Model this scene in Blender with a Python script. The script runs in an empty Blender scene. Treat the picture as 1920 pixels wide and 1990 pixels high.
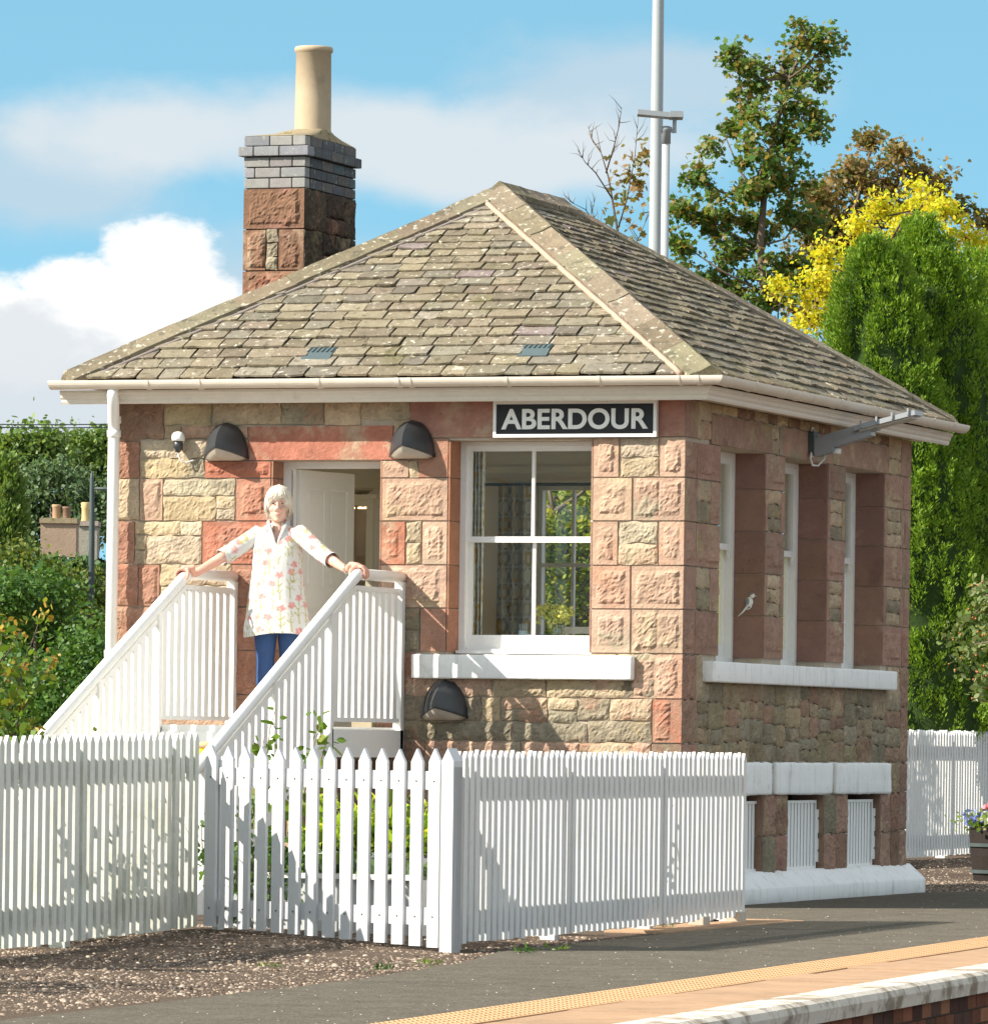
import bpy, bmesh, math, random
import numpy as np
from mathutils import noise as MN, Vector, Matrix
random.seed(7); RNG = np.random.default_rng(11)
scene = bpy.context.scene
COL = scene.collection

# ------------------------------------------------------------------ camera
TH, ROLL, F, YH, H = .34759, .01342, 11590.6, 1441.48, 1.152   # yaw, roll, focal length and horizon in pixels of the 1920 x 1990 photo, eye height
CT, ST = math.cos(TH), math.sin(TH)
CX, CY = 12.885, -39.45
cam = bpy.data.objects.new('camera', bpy.data.cameras.new('camera')); COL.objects.link(cam)
cam.matrix_world = Matrix.Translation((CX, CY, H)) @ Matrix.Rotation(TH, 4, 'Z') @ Matrix.Rotation(math.pi/2, 4, 'X') @ Matrix.Rotation(ROLL, 4, 'Z')
cd = cam.data; cd.sensor_fit = 'HORIZONTAL'; cd.sensor_width = 36; cd.lens = 36*F/1920
cd.shift_y = (YH-995)*math.cos(ROLL)/1920; cd.shift_x = (YH-995)*math.sin(ROLL)/1920
cd.clip_start = .5; cd.clip_end = 6000
scene.camera = cam

# ------------------------------------------------------------------ light, sky, exposure
LD = Vector((1.15, 1.0, -1.05)).normalized()          # the way the sunlight travels
SUN_EL = math.asin(-LD.z); SUN_AZ = math.atan2(-LD.x, -LD.y)
sl = bpy.data.lights.new('sun', 'SUN'); sl.energy = 4.2; sl.angle = math.radians(.5); sl.color = (1, .93, .82)
so = bpy.data.objects.new('sun', sl); COL.objects.link(so)
so.rotation_euler = LD.to_track_quat('-Z', 'Y').to_euler()
vs = scene.view_settings
vs.view_transform = 'Standard'; vs.look = 'None'; vs.gamma = 1; vs.exposure = 1.05; vs.use_curve_mapping = False
scene.cycles.use_denoising = True
scene.cycles.max_bounces = 8; scene.cycles.diffuse_bounces = 6; scene.cycles.transparent_max_bounces = 16
scene.cycles.caustics_reflective = False; scene.cycles.caustics_refractive = False

class NT:
    """small helper to write node trees as expressions"""
    def __init__(s, tree): s.t = tree; s.n = tree.nodes; s.l = tree.links
    def add(s, kind, **kw):
        n = s.n.new(kind)
        for k, v in kw.items(): setattr(n, k, v)
        return n
    def put(s, sock, v):
        if isinstance(v, bpy.types.NodeSocket): s.l.new(v, sock)
        elif v is not None: sock.default_value = v
    def m(s, op, a, b=None, c=None, clamp=False):
        n = s.add('ShaderNodeMath', operation=op, use_clamp=clamp)
        for i, v in enumerate((a, b, c)):
            if v is not None: s.put(n.inputs[i], v)
        return n.outputs[0]
    def vm(s, op, a, b=None):
        n = s.add('ShaderNodeVectorMath', operation=op)
        s.put(n.inputs[0], a)
        if b is not None: s.put(n.inputs[1], b)
        return n.outputs['Value'] if op in ('DOT_PRODUCT', 'LENGTH') else n.outputs[0]
    def mix(s, f, a, b, blend='MIX'):
        n = s.add('ShaderNodeMix', data_type='RGBA', blend_type=blend)
        s.put(n.inputs[0], f); s.put(n.inputs[6], a); s.put(n.inputs[7], b)
        return n.outputs[2]
    def noise(s, vec, scale, detail=4, rough=.55, out='Fac', dist=0):
        n = s.add('ShaderNodeTexNoise'); s.put(n.inputs['Vector'], vec)
        n.inputs['Scale'].default_value = scale; n.inputs['Detail'].default_value = detail; n.inputs['Roughness'].default_value = rough; n.inputs['Distortion'].default_value = dist
        return n.outputs[out]
    def ramp(s, f, a, b):       # smoothstep from a to b
        n = s.add('ShaderNodeMapRange', interpolation_type='SMOOTHSTEP'); s.put(n.inputs[0], f)
        n.inputs[1].default_value = a; n.inputs[2].default_value = b
        return n.outputs[0]
    def comb(s, x, y, z):
        n = s.add('ShaderNodeCombineXYZ'); s.put(n.inputs[0], x); s.put(n.inputs[1], y); s.put(n.inputs[2], z)
        return n.outputs[0]
def c4_(c): return (c[0], c[1], c[2], 1)

world = bpy.data.worlds.new('World'); scene.world = world; world.use_nodes = True
w = NT(world.node_tree); w.n.clear()
tc = w.add('ShaderNodeTexCoord').outputs['Generated']
# the low strip of sky that shows is looked up higher in the sky model, where it is as blue as the photograph's
sep = w.add('ShaderNodeSeparateXYZ'); w.put(sep.inputs[0], tc)
zb = w.m('ADD', w.m('MULTIPLY', sep.outputs[2], 1.6), .32)
sky = w.add('ShaderNodeTexSky', sky_type='NISHITA', sun_disc=False, sun_elevation=SUN_EL, sun_rotation=SUN_AZ % (2*math.pi), air_density=1.0, dust_density=.6, ozone_density=1.2)
w.put(sky.inputs[0], w.vm('NORMALIZE', w.comb(sep.outputs[0], sep.outputs[1], zb)))
skyc = w.mix(.03, w.mix(1, sky.outputs[0], (.74, 1.05, .86, 1), 'MULTIPLY'), (2.4, 2.6, 2.8, 1))
# clouds: azimuth and height of the looked-at direction, scaled to the narrow strip of sky above the station
fwd, rgt = (-ST, CT, 0), (CT, ST, 0)
dep = w.m('MAXIMUM', w.vm('DOT_PRODUCT', tc, fwd), .02)
az = w.m('DIVIDE', w.vm('DOT_PRODUCT', tc, rgt), dep)
el = w.m('DIVIDE', sep.outputs[2], dep)
cv = w.comb(w.m('MULTIPLY', az, 30), w.m('MULTIPLY', el, 46), 0)
n1 = w.noise(cv, 1.1, 7, .56); n2 = w.noise(w.vm('ADD', cv, (7.3, 2.1, 4)), 2.3, 6, .6)
def blob(a0, e0, ra, re):
    x = w.m('DIVIDE', w.m('SUBTRACT', az, a0), ra); y = w.m('DIVIDE', w.m('SUBTRACT', el, e0), re)
    return w.m('SUBTRACT', 1, w.m('SQRT', w.m('ADD', w.m('MULTIPLY', x, x), w.m('MULTIPLY', y, y))))
def mx(*a):
    r = a[0]
    for b in a[1:]: r = w.m('MAXIMUM', r, b)
    return r
wob = w.m('MULTIPLY', w.m('SUBTRACT', n1, .5), 2.6)
wob2 = w.m('MULTIPLY', w.m('SUBTRACT', n2, .5), 2.4)
cum = w.m('ADD', mx(blob(-.0575, .0790, .0125, .0105), blob(-.0697, .0745, .0150, .0080), blob(-.0530, .0700, .0130, .0105), blob(-.0790, .0670, .0250, .0120), blob(-.062, .066, .022, .011)), w.m('ADD', w.m('ADD', w.m('MULTIPLY', wob, .34), w.m('MULTIPLY', w.m('SUBTRACT', w.noise(w.vm('ADD', cv, (1, 5, 9)), 6.5, 6, .62), .5), .55)), w.m('MULTIPLY', wob2, .30)))
cum = w.ramp(cum, .02, .40)
frt = w.m('ADD', mx(blob(-.088, .060, .033, .0165), blob(-.072, .054, .03, .012)), w.m('ADD', w.m('MULTIPLY', w.m('SUBTRACT', w.noise(w.vm('ADD', cv, (3, 3, 3)), 3.2, 7, .6), .5), .9), w.m('MULTIPLY', wob, .25)))
frt = w.ramp(frt, .02, .42)
band = w.m('ADD', mx(blob(-.056, .1015, .03, .009), blob(-.02, .101, .05, .009), blob(.01, .0985, .028, .008), blob(-.005, .096, .03, .007)), w.m('ADD', w.m('MULTIPLY', wob, .5), w.m('MULTIPLY', wob2, .15)))
band = w.m('MULTIPLY', w.ramp(band, -.25, .6), .92)
grey = w.m('ADD', mx(blob(-.075, .093, .03, .012), blob(-.066, .056, .045, .022), blob(-.035, .07, .03, .02), blob(.015, .108, .03, .012), blob(.03,.112,.03,.008)), w.m('ADD', w.m('MULTIPLY', wob, .4), w.m('MULTIPLY', wob2, .3)))
grey = w.m('MULTIPLY', w.ramp(grey, -.15, .7), .75)
far = w.m('MULTIPLY', w.ramp(w.noise(w.vm('MULTIPLY', tc, (3, 3, 7)), 1.6, 5), .40, .60), w.ramp(w.m('ABSOLUTE', az), .11, .25))   # other clouds round the rest of the sky
c = w.mix(grey, skyc, (1.9, 2.3, 2.6, 1))
c = w.mix(band, c, (2.45, 2.65, 2.78, 1))
c = w.mix(far, c, (3.8, 3.65, 3.5, 1))
cshade = w.mix(w.ramp(w.m('ADD', el, w.m('MULTIPLY', w.m('SUBTRACT', n2, .5), .03)), .050, .069), (2.2, 2.45, 2.65, 1), (3.5, 3.5, 3.45, 1))
c = w.mix(cum, c, cshade)
c = w.mix(w.m('MULTIPLY', frt, .85), c, (2.4, 2.55, 2.7, 1))
bg = w.add('ShaderNodeBackground'); w.put(bg.inputs[0], c); bg.inputs[1].default_value = .15
w.put(w.add('ShaderNodeOutputWorld').inputs[0], bg.outputs[0])

# ------------------------------------------------------------------ from the photo's lines of sight to points on real planes (building axes: x along its front, y along its side)
def ray(px, py):
    a, b = px-960, py-995; cr, sr = math.cos(ROLL), math.sin(ROLL)
    u = a*cr+b*sr; v = -a*sr+b*cr-(YH-995)
    return np.array([u/F*CT-ST, u/F*ST+CT, -v/F])
EYE = np.array([CX, CY, H])
def FP(p, Y=0): r = ray(*p); return EYE+r*(Y-CY)/r[1]
def SP(p, X=0): r = ray(*p); return EYE+r*(X-CX)/r[0]
def DP(p, D): return EYE+ray(*p)*D
def dd(x, y): return (x*1.0153, y*1.0153)
def k4(x, y): return (700+x*.3702, 700+y*.3702)
def k5(x, y): return (1300+x*.3571, 700+y*.3571)
def k6(x, y): return (x*.3702, 1300+y*.3702)
def k7(x, y): return (700+x*.3702, 1300+y*.3702)
def k8(x, y): return (1300+x*.3521, 1300+y*.3521)
def k9(x, y): return (220+.2041*x, 780+.2041*y)
def k10(x, y): return (880+.296*x, 760+.296*y)
def k11(x, y): return (480+.1586*x, 880+.1586*y)
def k12(x, y): return (360+.275*x, 1360+.275*y)
def kk(x, y): return (320+.25505*x, 920+.25505*y)
RIGHT = np.array([CT, ST, 0]); FWD = np.array([-ST, CT, 0]); UP = np.array([0, 0, 1.])

# ------------------------------------------------------------------ materials
MATS = {}
def mat(name, col, rough=.75, var=.15, scale=6, bump=0, bscale=60, attr=False, island=None, spots=None, spec=.3, metal=0, streak=0, stains=None):
    m = bpy.data.materials.new(name); m.use_nodes = True; MATS[name] = m
    t = NT(m.node_tree); p = t.n['Principled BSDF']
    co = t.add('ShaderNodeTexCoord').outputs['Object']
    base = c4_(col)
    if attr: base = t.add('ShaderNodeAttribute', attribute_name='Col').outputs['Color']
    if island:
        cr = t.add('ShaderNodeValToRGB'); t.put(cr.inputs[0], t.add('ShaderNodeNewGeometry').outputs['Random Per Island'])
        e = cr.color_ramp.elements
        while len(e) < len(island): e.new(.5)
        for i, cc in enumerate(island): e[i].position = i/(len(island)-1); e[i].color = c4_(cc)
        base = cr.outputs[0]
    if var:
        f = t.noise(co, scale, 5, .62); g = t.noise(co, scale*5.3, 4, .6)
        f = t.m('ADD', t.m('MULTIPLY', f, .6), t.m('MULTIPLY', g, .4))
        val = t.m('ADD', t.m('MULTIPLY', t.m('SUBTRACT', f, .5), 4*var), 1)
        base = t.mix(1, base, t.comb(val, val, val), 'MULTIPLY')
    if streak:
        f = t.noise(t.vm('MULTIPLY', co, (9, 9, .8)), 2, 5, .7)
        base = t.mix(t.m('MULTIPLY', t.ramp(f, .5, .75), streak), base, (.16, .13, .09, 1))
    if stains:      # (colour, scale, low, high, amount)
        for cc, sc, lo, hi, am in stains:
            base = t.mix(t.m('MULTIPLY', t.ramp(t.noise(co, sc, 5, .65), lo, hi), am), base, c4_(cc))
    if spots:       # (colour, scale, threshold, amount)
        for cc, sc, th, am in spots:
            base = t.mix(t.m('MULTIPLY', t.ramp(t.noise(t.vm('ADD', co, (3, 9, 1)), sc, 3, .5), th, th+.06), am), base, c4_(cc))
    t.put(p.inputs['Base Color'], base)
    p.inputs['Roughness'].default_value = rough; p.inputs['Specular IOR Level'].default_value = spec; p.inputs['Metallic'].default_value = metal
    if bump:
        b = t.add('ShaderNodeBump'); b.inputs['Strength'].default_value = min(1, bump); b.inputs['Distance'].default_value = .012*bump
        t.put(b.inputs['Height'], t.noise(co, bscale, 6, .68)); t.put(p.inputs['Normal'], b.outputs[0])
    return m
def leafmat(name, cols, trans=.4, rough=.45):
    m = bpy.data.materials.new(name); m.use_nodes = True; MATS[name] = m
    t = NT(m.node_tree); t.n.clear()
    cr = t.add('ShaderNodeValToRGB'); t.put(cr.inputs[0], t.add('ShaderNodeNewGeometry').outputs['Random Per Island'])
    e = cr.color_ramp.elements
    while len(e) < len(cols): e.new(.5)
    for i, cc in enumerate(cols): e[i].position = i/(len(cols)-1); e[i].color = c4_(cc)
    p = t.add('ShaderNodeBsdfPrincipled'); t.put(p.inputs['Base Color'], cr.outputs[0]); p.inputs['Roughness'].default_value = rough; p.inputs['Specular IOR Level'].default_value = .35
    tr = t.add('ShaderNodeBsdfTranslucent'); t.put(tr.inputs[0], t.mix(1, cr.outputs[0], (1.5, 1.5, .8, 1), 'MULTIPLY'))
    ms = t.add('ShaderNodeMixShader'); ms.inputs[0].default_value = trans
    t.l.new(p.outputs[0], ms.inputs[1]); t.l.new(tr.outputs[0], ms.inputs[2]); t.l.new(ms.outputs[0], t.add('ShaderNodeOutputMaterial').inputs[0])
    return m
def glassmat(name, gloss=.1, tint=(1, 1, 1), wavy=0):
    m = bpy.data.materials.new(name); m.use_nodes = True; MATS[name] = m
    t = NT(m.node_tree); t.n.clear()
    tr = t.add('ShaderNodeBsdfTransparent'); tr.inputs[0].default_value = c4_(tint)
    g = t.add('ShaderNodeBsdfGlossy'); g.inputs['Roughness'].default_value = .02
    if wavy:
        b = t.add('ShaderNodeBump'); b.inputs['Strength'].default_value = wavy; b.inputs['Distance'].default_value = .02
        t.put(b.inputs['Height'], t.noise(t.add('ShaderNodeTexCoord').outputs['Object'], 5, 3, .5, dist=1.2)); t.put(g.inputs['Normal'], b.outputs[0])
    ms = t.add('ShaderNodeMixShader'); ms.inputs[0].default_value = gloss
    t.l.new(tr.outputs[0], ms.inputs[1]); t.l.new(g.outputs[0], ms.inputs[2]); t.l.new(ms.outputs[0], t.add('ShaderNodeOutputMaterial').inputs[0])
    return m
def glowmat(name, col, s):
    m = bpy.data.materials.new(name); m.use_nodes = True; p = m.node_tree.nodes['Principled BSDF']
    p.inputs['Base Color'].default_value = c4_(col); p.inputs['Emission Color'].default_value = c4_(col); p.inputs['Emission Strength'].default_value = s
    return m
STONE = mat('stone', (.4, .3, .2), .9, .26, 9, 1.3, 55, attr=True, stains=[((.09, .07, .05), 4.0, .56, .76, .5), ((.66, .52, .38), 9, .58, .76, .35), ((.40, .17, .10), 5, .62, .74, .3)], spots=[((.07, .055, .04), 34, .66, .5)], spec=.03)
SMOOTH = mat('dressed_stone', (.4, .22, .16), .88, .2, 7, .8, 75, attr=True, stains=[((.15, .085, .07), 4, .55, .75, .5), ((.60, .42, .30), 6, .58, .76, .4), ((.46, .17, .10), 3.3, .60, .74, .3)], spots=[((.08, .05, .04), 40, .67, .5)], spec=.03)
MORTAR = mat('mortar', (.50, .42, .33), .95, .2, 14, .6, 90)
SLATE = mat('slate', (.3, .26, .18), .9, .3, 11, 1.2, 50, attr=True, spots=[((.60, .56, .46), 22, .62, .8), ((.60, .56, .47), 7, .665, .7), ((.09, .08, .055), 17, .6, .6)], stains=[((.17, .16, .06), 3.0, .55, .70, .5), ((.13, .11, .085), 6, .56, .72, .5)], spec=.03)
HIPSTONE = mat('hip_stone', (.33, .27, .19), .9, .3, 9, 1.1, 45, attr=True, spots=[((.58, .55, .45), 22, .6, .7), ((.10, .09, .07), 9, .6, .55)], spec=.03)
FILLET = mat('mortar_fillet', (.43, .31, .235), .9, .15, 10, .4, 60)
WHITE = mat('white_paint', (.83, .82, .79), .45, .05, 5, .1, 40, spec=.4)
GATEWHITE = mat('gate_paint', (.62, .62, .63), .5, .05, 4, .15, 50)
FENCEWHITE = mat('fence_paint', (.70, .69, .67), .5, .07, 4, .15, 50, stains=[((.46, .47, .38), 3, .54, .78, .4), ((.40, .36, .30), 14, .62, .74, .35)], streak=.16)
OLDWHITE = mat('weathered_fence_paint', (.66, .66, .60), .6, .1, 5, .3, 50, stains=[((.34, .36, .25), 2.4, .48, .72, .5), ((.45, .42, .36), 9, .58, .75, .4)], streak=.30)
CREAM = mat('cream_paint', (.74, .66, .56), .5, .08, 4, .1, 30, stains=[((.42, .36, .28), 5, .58, .8, .35)])
LIMEWASH = mat('limewash', (.90, .90, .88), .8, .06, 6, .6, 45, stains=[((.46, .47, .40), 5, .55, .74, .45), ((.30, .27, .20), 11, .64, .76, .4)], streak=.28)
BLACK = mat('black_enamel', (.034, .038, .043), .42, .25, 5, spec=.7)
LENS = mat('lamp_lens', (.50, .45, .38), .35, .12, 12)
BRICKD = mat('blue_brick', (.2, .2, .21), .8, .25, 12, .5, 80, attr=True, spots=[((.42, .42, .30), 30, .63, .6)])
POT = mat('chimney_pot_clay', (.46, .365, .25), .75, .12, 3, .2, 40, stains=[((.22, .17, .11), 2.2, .52, .72, .6)])
MORTARDARK = mat('haunching', (.30, .24, .15), .95, .25, 12, .8, 50, spots=[((.12, .13, .03), 14, .58, .7)])
GREYSTEEL = mat('grey_mast_paint', (.38, .41, .42), .5, .06, 2, spec=.4)
LAMPGREY = mat('lamp_grey_metal', (.34, .36, .38), .45, .1, 5, spec=.4, metal=.2)
DARKMETAL = mat('dark_metal', (.07, .09, .09), .5, .2, 8)
ASPHALT = mat('asphalt', (.155, .138, .112), .95, .25, 3, .8, 150, spots=[((.30, .27, .22), 48, .62, .8), ((.025, .024, .022), 60, .60, .6), ((.45, .42, .36), 30, .735, .9)], stains=[((.06, .055, .05), .8, .55, .78, .45), ((.19, .165, .13), 1.7, .55, .75, .5)], spec=0)
PAVE = mat('edge_paving', (.43, .285, .185), .9, .2, 2.5, .5, 120, stains=[((.24, .17, .11), 1.3, .5, .72, .55), ((.20, .15, .11), 6, .6, .72, .5)], spots=[((.30, .30, .12), 3.2, .74, .6)], spec=0)
TACT = mat('tactile_yellow', (.54, .335, .19), .85, .1, 4, .25, 90, stains=[((.40, .25, .13), 2, .5, .72, .5), ((.30, .21, .13), 9, .6, .74, .4)], spec=0)
COPE = mat('coping_white', (.66, .60, .52), .85, .15, 6, .6, 40, stains=[((.20, .15, .10), 4, .47, .62, .75)], spec=0)
EDGEBRICK = mat('platform_brick', (.2, .1, .07), .9, .25, 9, .6, 70, attr=True, spec=0)
GRAVEL = mat('gravel', (.145, .112, .088), .95, .35, 30, 1.0, 90, stains=[((.08, .06, .05), 1.1, .45, .7, .7), ((.34, .27, .22), 50, .6, .7, .6)], spec=0)
PEBBLE = mat('pebble', (.3, .24, .2), .85, .15, 30, island=[(.07, .052, .04), (.22, .165, .125), (.44, .34, .27), (.11, .08, .06), (.28, .21, .16), (.50, .41, .33), (.15, .115, .085), (.08, .06, .045)], spec=0)
EARTH = mat('earth', (.10, .085, .06), .95, .3, 4, .8, 40, spec=0)
BARK = mat('bark', (.14, .105, .075), .9, .3, 10, .8, 30)
PALEBARK = mat('pale_bark', (.30, .25, .17), .9, .25, 10, .6, 30)
ROOMWALL = mat('room_wall', (.86, .80, .70), .8, .04, 3)
ROOMFLOOR = mat('room_floor', (.50, .42, .32), .6, .2, 5)
CURTAIN = mat('curtain_cloth', (.60, .56, .46), .9, .05, 6, attr=True)
GLASS = glassmat('window_glass', .010, (.98, .99, .98), .2)
DIMGLASS = glassmat('side_glass', .12, (.95, .96, .95), .1)
CLEARGLASS = glassmat('vase_glass', .18, (.9, .95, .93))
SIGNBLACK = mat('sign_black', (.018, .018, .022), .5, .1, 9)
PLASTER = mat('harled_wall', (.36, .30, .25), .95, .18, 8, 1, 60)
HOUSESLATE = mat('far_slate', (.13, .14, .15), .7, .2, 4, .5, 30)
CLAY = mat('far_clay', (.42, .27, .16), .8, .2, 6)
YELLOW = mat('yellow_plastic', (.80, .55, .03), .4, .05, 4)
WOODDARK = mat('dark_stave_wood', (.022, .015, .012), .7, .3, 5, .5, 30, streak=.0)
GREYWOOD = mat('grey_painted_wood', (.50, .52, .52), .6, .1, 6, .2, 40)
SOIL = mat('soil', (.05, .035, .025), .95, .3, 14, 1, 60, spec=0)

# ------------------------------------------------------------------ mesh builder
class MB:
    def __init__(s): s.v = []; s.f = []; s.c = []; s.mi = []; s.hascol = False; s.p = []
    def add(s, vs, fs, col=None, mi=0):
        s.p.append((len(s.v), len(s.f))); o = len(s.v); s.v.extend(tuple(map(float, p)) for p in vs); s.f.extend(tuple(i+o for i in f) for f in fs)
        s.mi.extend([mi]*len(fs))
        if col is not None: s.hascol = True
        s.c.extend([tuple(col) if col is not None else (.5, .5, .5)]*len(vs))
        return s
    def box(s, a, b, col=None, mi=0):
        (x0, y0, z0), (x1, y1, z1) = a, b
        return s.add([(x0,y0,z0),(x1,y0,z0),(x1,y1,z0),(x0,y1,z0),(x0,y0,z1),(x1,y0,z1),(x1,y1,z1),(x0,y1,z1)], [(0,3,2,1),(4,5,6,7),(0,1,5,4),(1,2,6,5),(2,3,7,6),(3,0,4,7)], col, mi)
    def obox(s, o, ax, ay, az, col=None, mi=0):       # box from corner o and three edge vectors
        o, ax, ay, az = map(np.array, (o, ax, ay, az))
        P = [o, o+ax, o+ax+ay, o+ay, o+az, o+ax+az, o+ax+ay+az, o+ay+az]
        fl = [(0,3,2,1),(4,5,6,7),(0,1,5,4),(1,2,6,5),(2,3,7,6),(3,0,4,7)]
        if np.dot(np.cross(ax, ay), az) < 0: fl = [f[::-1] for f in fl]
        return s.add(P, fl, col, mi)
    def beam(s, p, q, w, h, up=(0, 0, 1), col=None, mi=0):
        p, q, up = map(lambda a: np.array(a, float), (p, q, up)); d = q-p; sd = np.cross(d, up); sd = sd/np.linalg.norm(sd)*w; u = np.cross(sd, d); u = u/np.linalg.norm(u)*h
        return s.obox(p-sd/2-u/2, d, sd, u, col, mi)
    def tube(s, pts, r, n=10, cap=True, col=None, mi=0, flat=1.0):
        pts = [np.array(p, float) for p in pts]; k = len(pts)
        rs = r if hasattr(r, '__len__') else [r]*k
        vs = []; ref = None
        for i, p in enumerate(pts):
            d = pts[min(i+1, k-1)]-pts[max(i-1, 0)]; d = d/(np.linalg.norm(d)+1e-12)
            if ref is None: ref = np.array([0, 0, 1.]) if abs(d[2]) < .9 else np.array([1., 0, 0])
            a = np.cross(d, ref); a /= np.linalg.norm(a); b = np.cross(a, d); ref = b
            for j in range(n):
                t = 2*math.pi*j/n; vs.append(p+(a*math.cos(t)+b*math.sin(t)*flat)*rs[i])
        fs = [(i*n+j, i*n+(j+1) % n, (i+1)*n+(j+1) % n, (i+1)*n+j) for i in range(k-1) for j in range(n)]
        if cap: fs += [tuple(range(n))[::-1], tuple(range((k-1)*n, k*n))]
        fs = [f[::-1] for f in fs]
        return s.add(vs, fs, col, mi)
    def lathe(s, c, prof, n=20, col=None, mi=0, cap=True):   # prof: (radius, z)
        vs = [(c[0]+r*math.cos(2*math.pi*j/n), c[1]+r*math.sin(2*math.pi*j/n), c[2]+z) for r, z in prof for j in range(n)]; k = len(prof)
        fs = [(i*n+j, i*n+(j+1) % n, (i+1)*n+(j+1) % n, (i+1)*n+j) for i in range(k-1) for j in range(n)]
        if cap: fs += [tuple(range(n))[::-1], tuple(range((k-1)*n, k*n))]
        return s.add(vs, fs, col, mi)
    def ball(s, c, r, n=12, m=8, col=None, mi=0):
        r = r if hasattr(r, '__len__') else (r, r, r)
        vs = [(c[0]+r[0]*math.sin(math.pi*i/m)*math.cos(2*math.pi*j/n), c[1]+r[1]*math.sin(math.pi*i/m)*math.sin(2*math.pi*j/n), c[2]-r[2]*math.cos(math.pi*i/m)) for i in range(m+1) for j in range(n)]
        fs = [(i*n+j, i*n+(j+1) % n, (i+1)*n+(j+1) % n, (i+1)*n+j) for i in range(m) for j in range(n)]
        return s.add(vs, fs, col, mi)
    def extrude(s, prof, a, b, mapf, col=None, mi=0):        # closed 2D profile swept from a to b by mapf(t, (u, v))
        n = len(prof); vs = [mapf(a, q) for q in prof]+[mapf(b, q) for q in prof]
        fs = [(j, (j+1) % n, n+(j+1) % n, n+j) for j in range(n)]+[tuple(range(n))[::-1], tuple(range(n, 2*n))]
        return s.add(vs, fs, col, mi)
    def build(s, name, mats, parent=None, smooth=False):
        me = bpy.data.meshes.new(name); o = np.array(origin(parent)) if parent else np.zeros(3)
        V = np.array(s.v) - o
        me.from_pydata(V.tolist(), [], s.f)
        for m in (mats if isinstance(mats, (list, tuple)) else [mats]): me.materials.append(m)
        if any(s.mi): me.polygons.foreach_set('material_index', s.mi)
        if s.hascol:
            ca = me.color_attributes.new('Col', 'FLOAT_COLOR', 'POINT')
            ca.data.foreach_set('color', np.hstack([np.array(s.c), np.ones((len(s.c), 1))]).astype(np.float32).ravel())
        if smooth: me.shade_smooth() if hasattr(me, 'shade_smooth') else me.polygons.foreach_set('use_smooth', [True]*len(me.polygons))
        me.update()
        ob = bpy.data.objects.new(name, me); COL.objects.link(ob)
        if parent: ob.parent = parent
        return ob
def build_each(mb, name, mats, parent, smooth=False):          # every shape added to the builder becomes an object of its own
    ends = mb.p[1:]+[(len(mb.v), len(mb.f))]; r = []
    for (v0, f0), (v1, f1) in zip(mb.p, ends):
        q = MB(); q.add(mb.v[v0:v1], [tuple(i-v0 for i in f) for f in mb.f[f0:f1]]); q.mi = mb.mi[f0:f1]; r.append(q.build(name, mats, parent, smooth))
    return r
def origin(o):
    p = np.zeros(3)
    while o is not None: p += np.array(o.location); o = o.parent
    return p
def tag(o, label=None, cat=None, group=None, kind=None):
    if label: o['label'] = label
    if cat: o['category'] = cat
    if group: o['group'] = group
    if kind: o['kind'] = kind
    return o
def thing(name, loc, label, cat, group=None):
    o = bpy.data.objects.new(name, None); COL.objects.link(o); o.location = tuple(map(float, loc)); o.empty_display_size = .1
    return tag(o, label, cat, group)
def copy_tree(o, parent=None):
    c = o.copy(); COL.objects.link(c); c.parent = parent
    for ch in [q for q in COL.objects if q.parent == o]: copy_tree(ch, c)
    return c
def jit(c, a=.12, h=.022):
    k = 1+random.uniform(-a, a); return tuple(max(.01, x*k*(1+random.uniform(-h, h))) for x in c)
# ================================================================== SETTING: ground, platform
W, L = 4.34, 5.71                       # walls of the station building
def sm(t): t = np.clip(t, 0, 1); return t*t*(3-2*t)
def gz(x, y):
    x = np.asarray(x, float); y = np.asarray(y, float)
    a = .062*np.exp(-(((x+.3)/1.5)**2+((y+7.9)/1.9)**2))*sm((1.75-x)/.8)
    b = .12*sm((y-10.4)/2.4)*sm((2.2-x)/1.5)
    return a+b
EDGE = lambda y: -.068*y
gx = np.concatenate([[-2500, -600, -200, -80, -40, -20, -12], np.arange(-9, 4.16, .16), [4.2], [4.235, 6, 10, 40, 200, 2500]])
gy = np.concatenate([[-400, -100, -50, -30], np.arange(-22, 16, .2), [20, 30, 50, 100, 300, 1000, 4000]])
gv, gf = [], []
for y in gy:
    for i, x in enumerate(gx):
        near = abs(x) < 11 and -45 < y < 45
        xx = x+(EDGE(y) if near else EDGE(max(-45, min(45, y)))*min(1, 60/abs(x))) if x > 1 else x
        z = (-1.05 if x >= 4.23 else float(gz(xx, y)) + (.006*MN.noise((xx*3, y*3, 0)) if abs(x) < 10 else -.02))
        gv.append((xx, y, z))
nx = len(gx)
for j in range(len(gy)-1):
    for i in range(nx-1): gf.append((j*nx+i, j*nx+i+1, (j+1)*nx+i+1, (j+1)*nx+i))
g = MB().add(gv, gf).build('ground', GRAVEL, smooth=True); tag(g, kind='structure')
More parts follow.
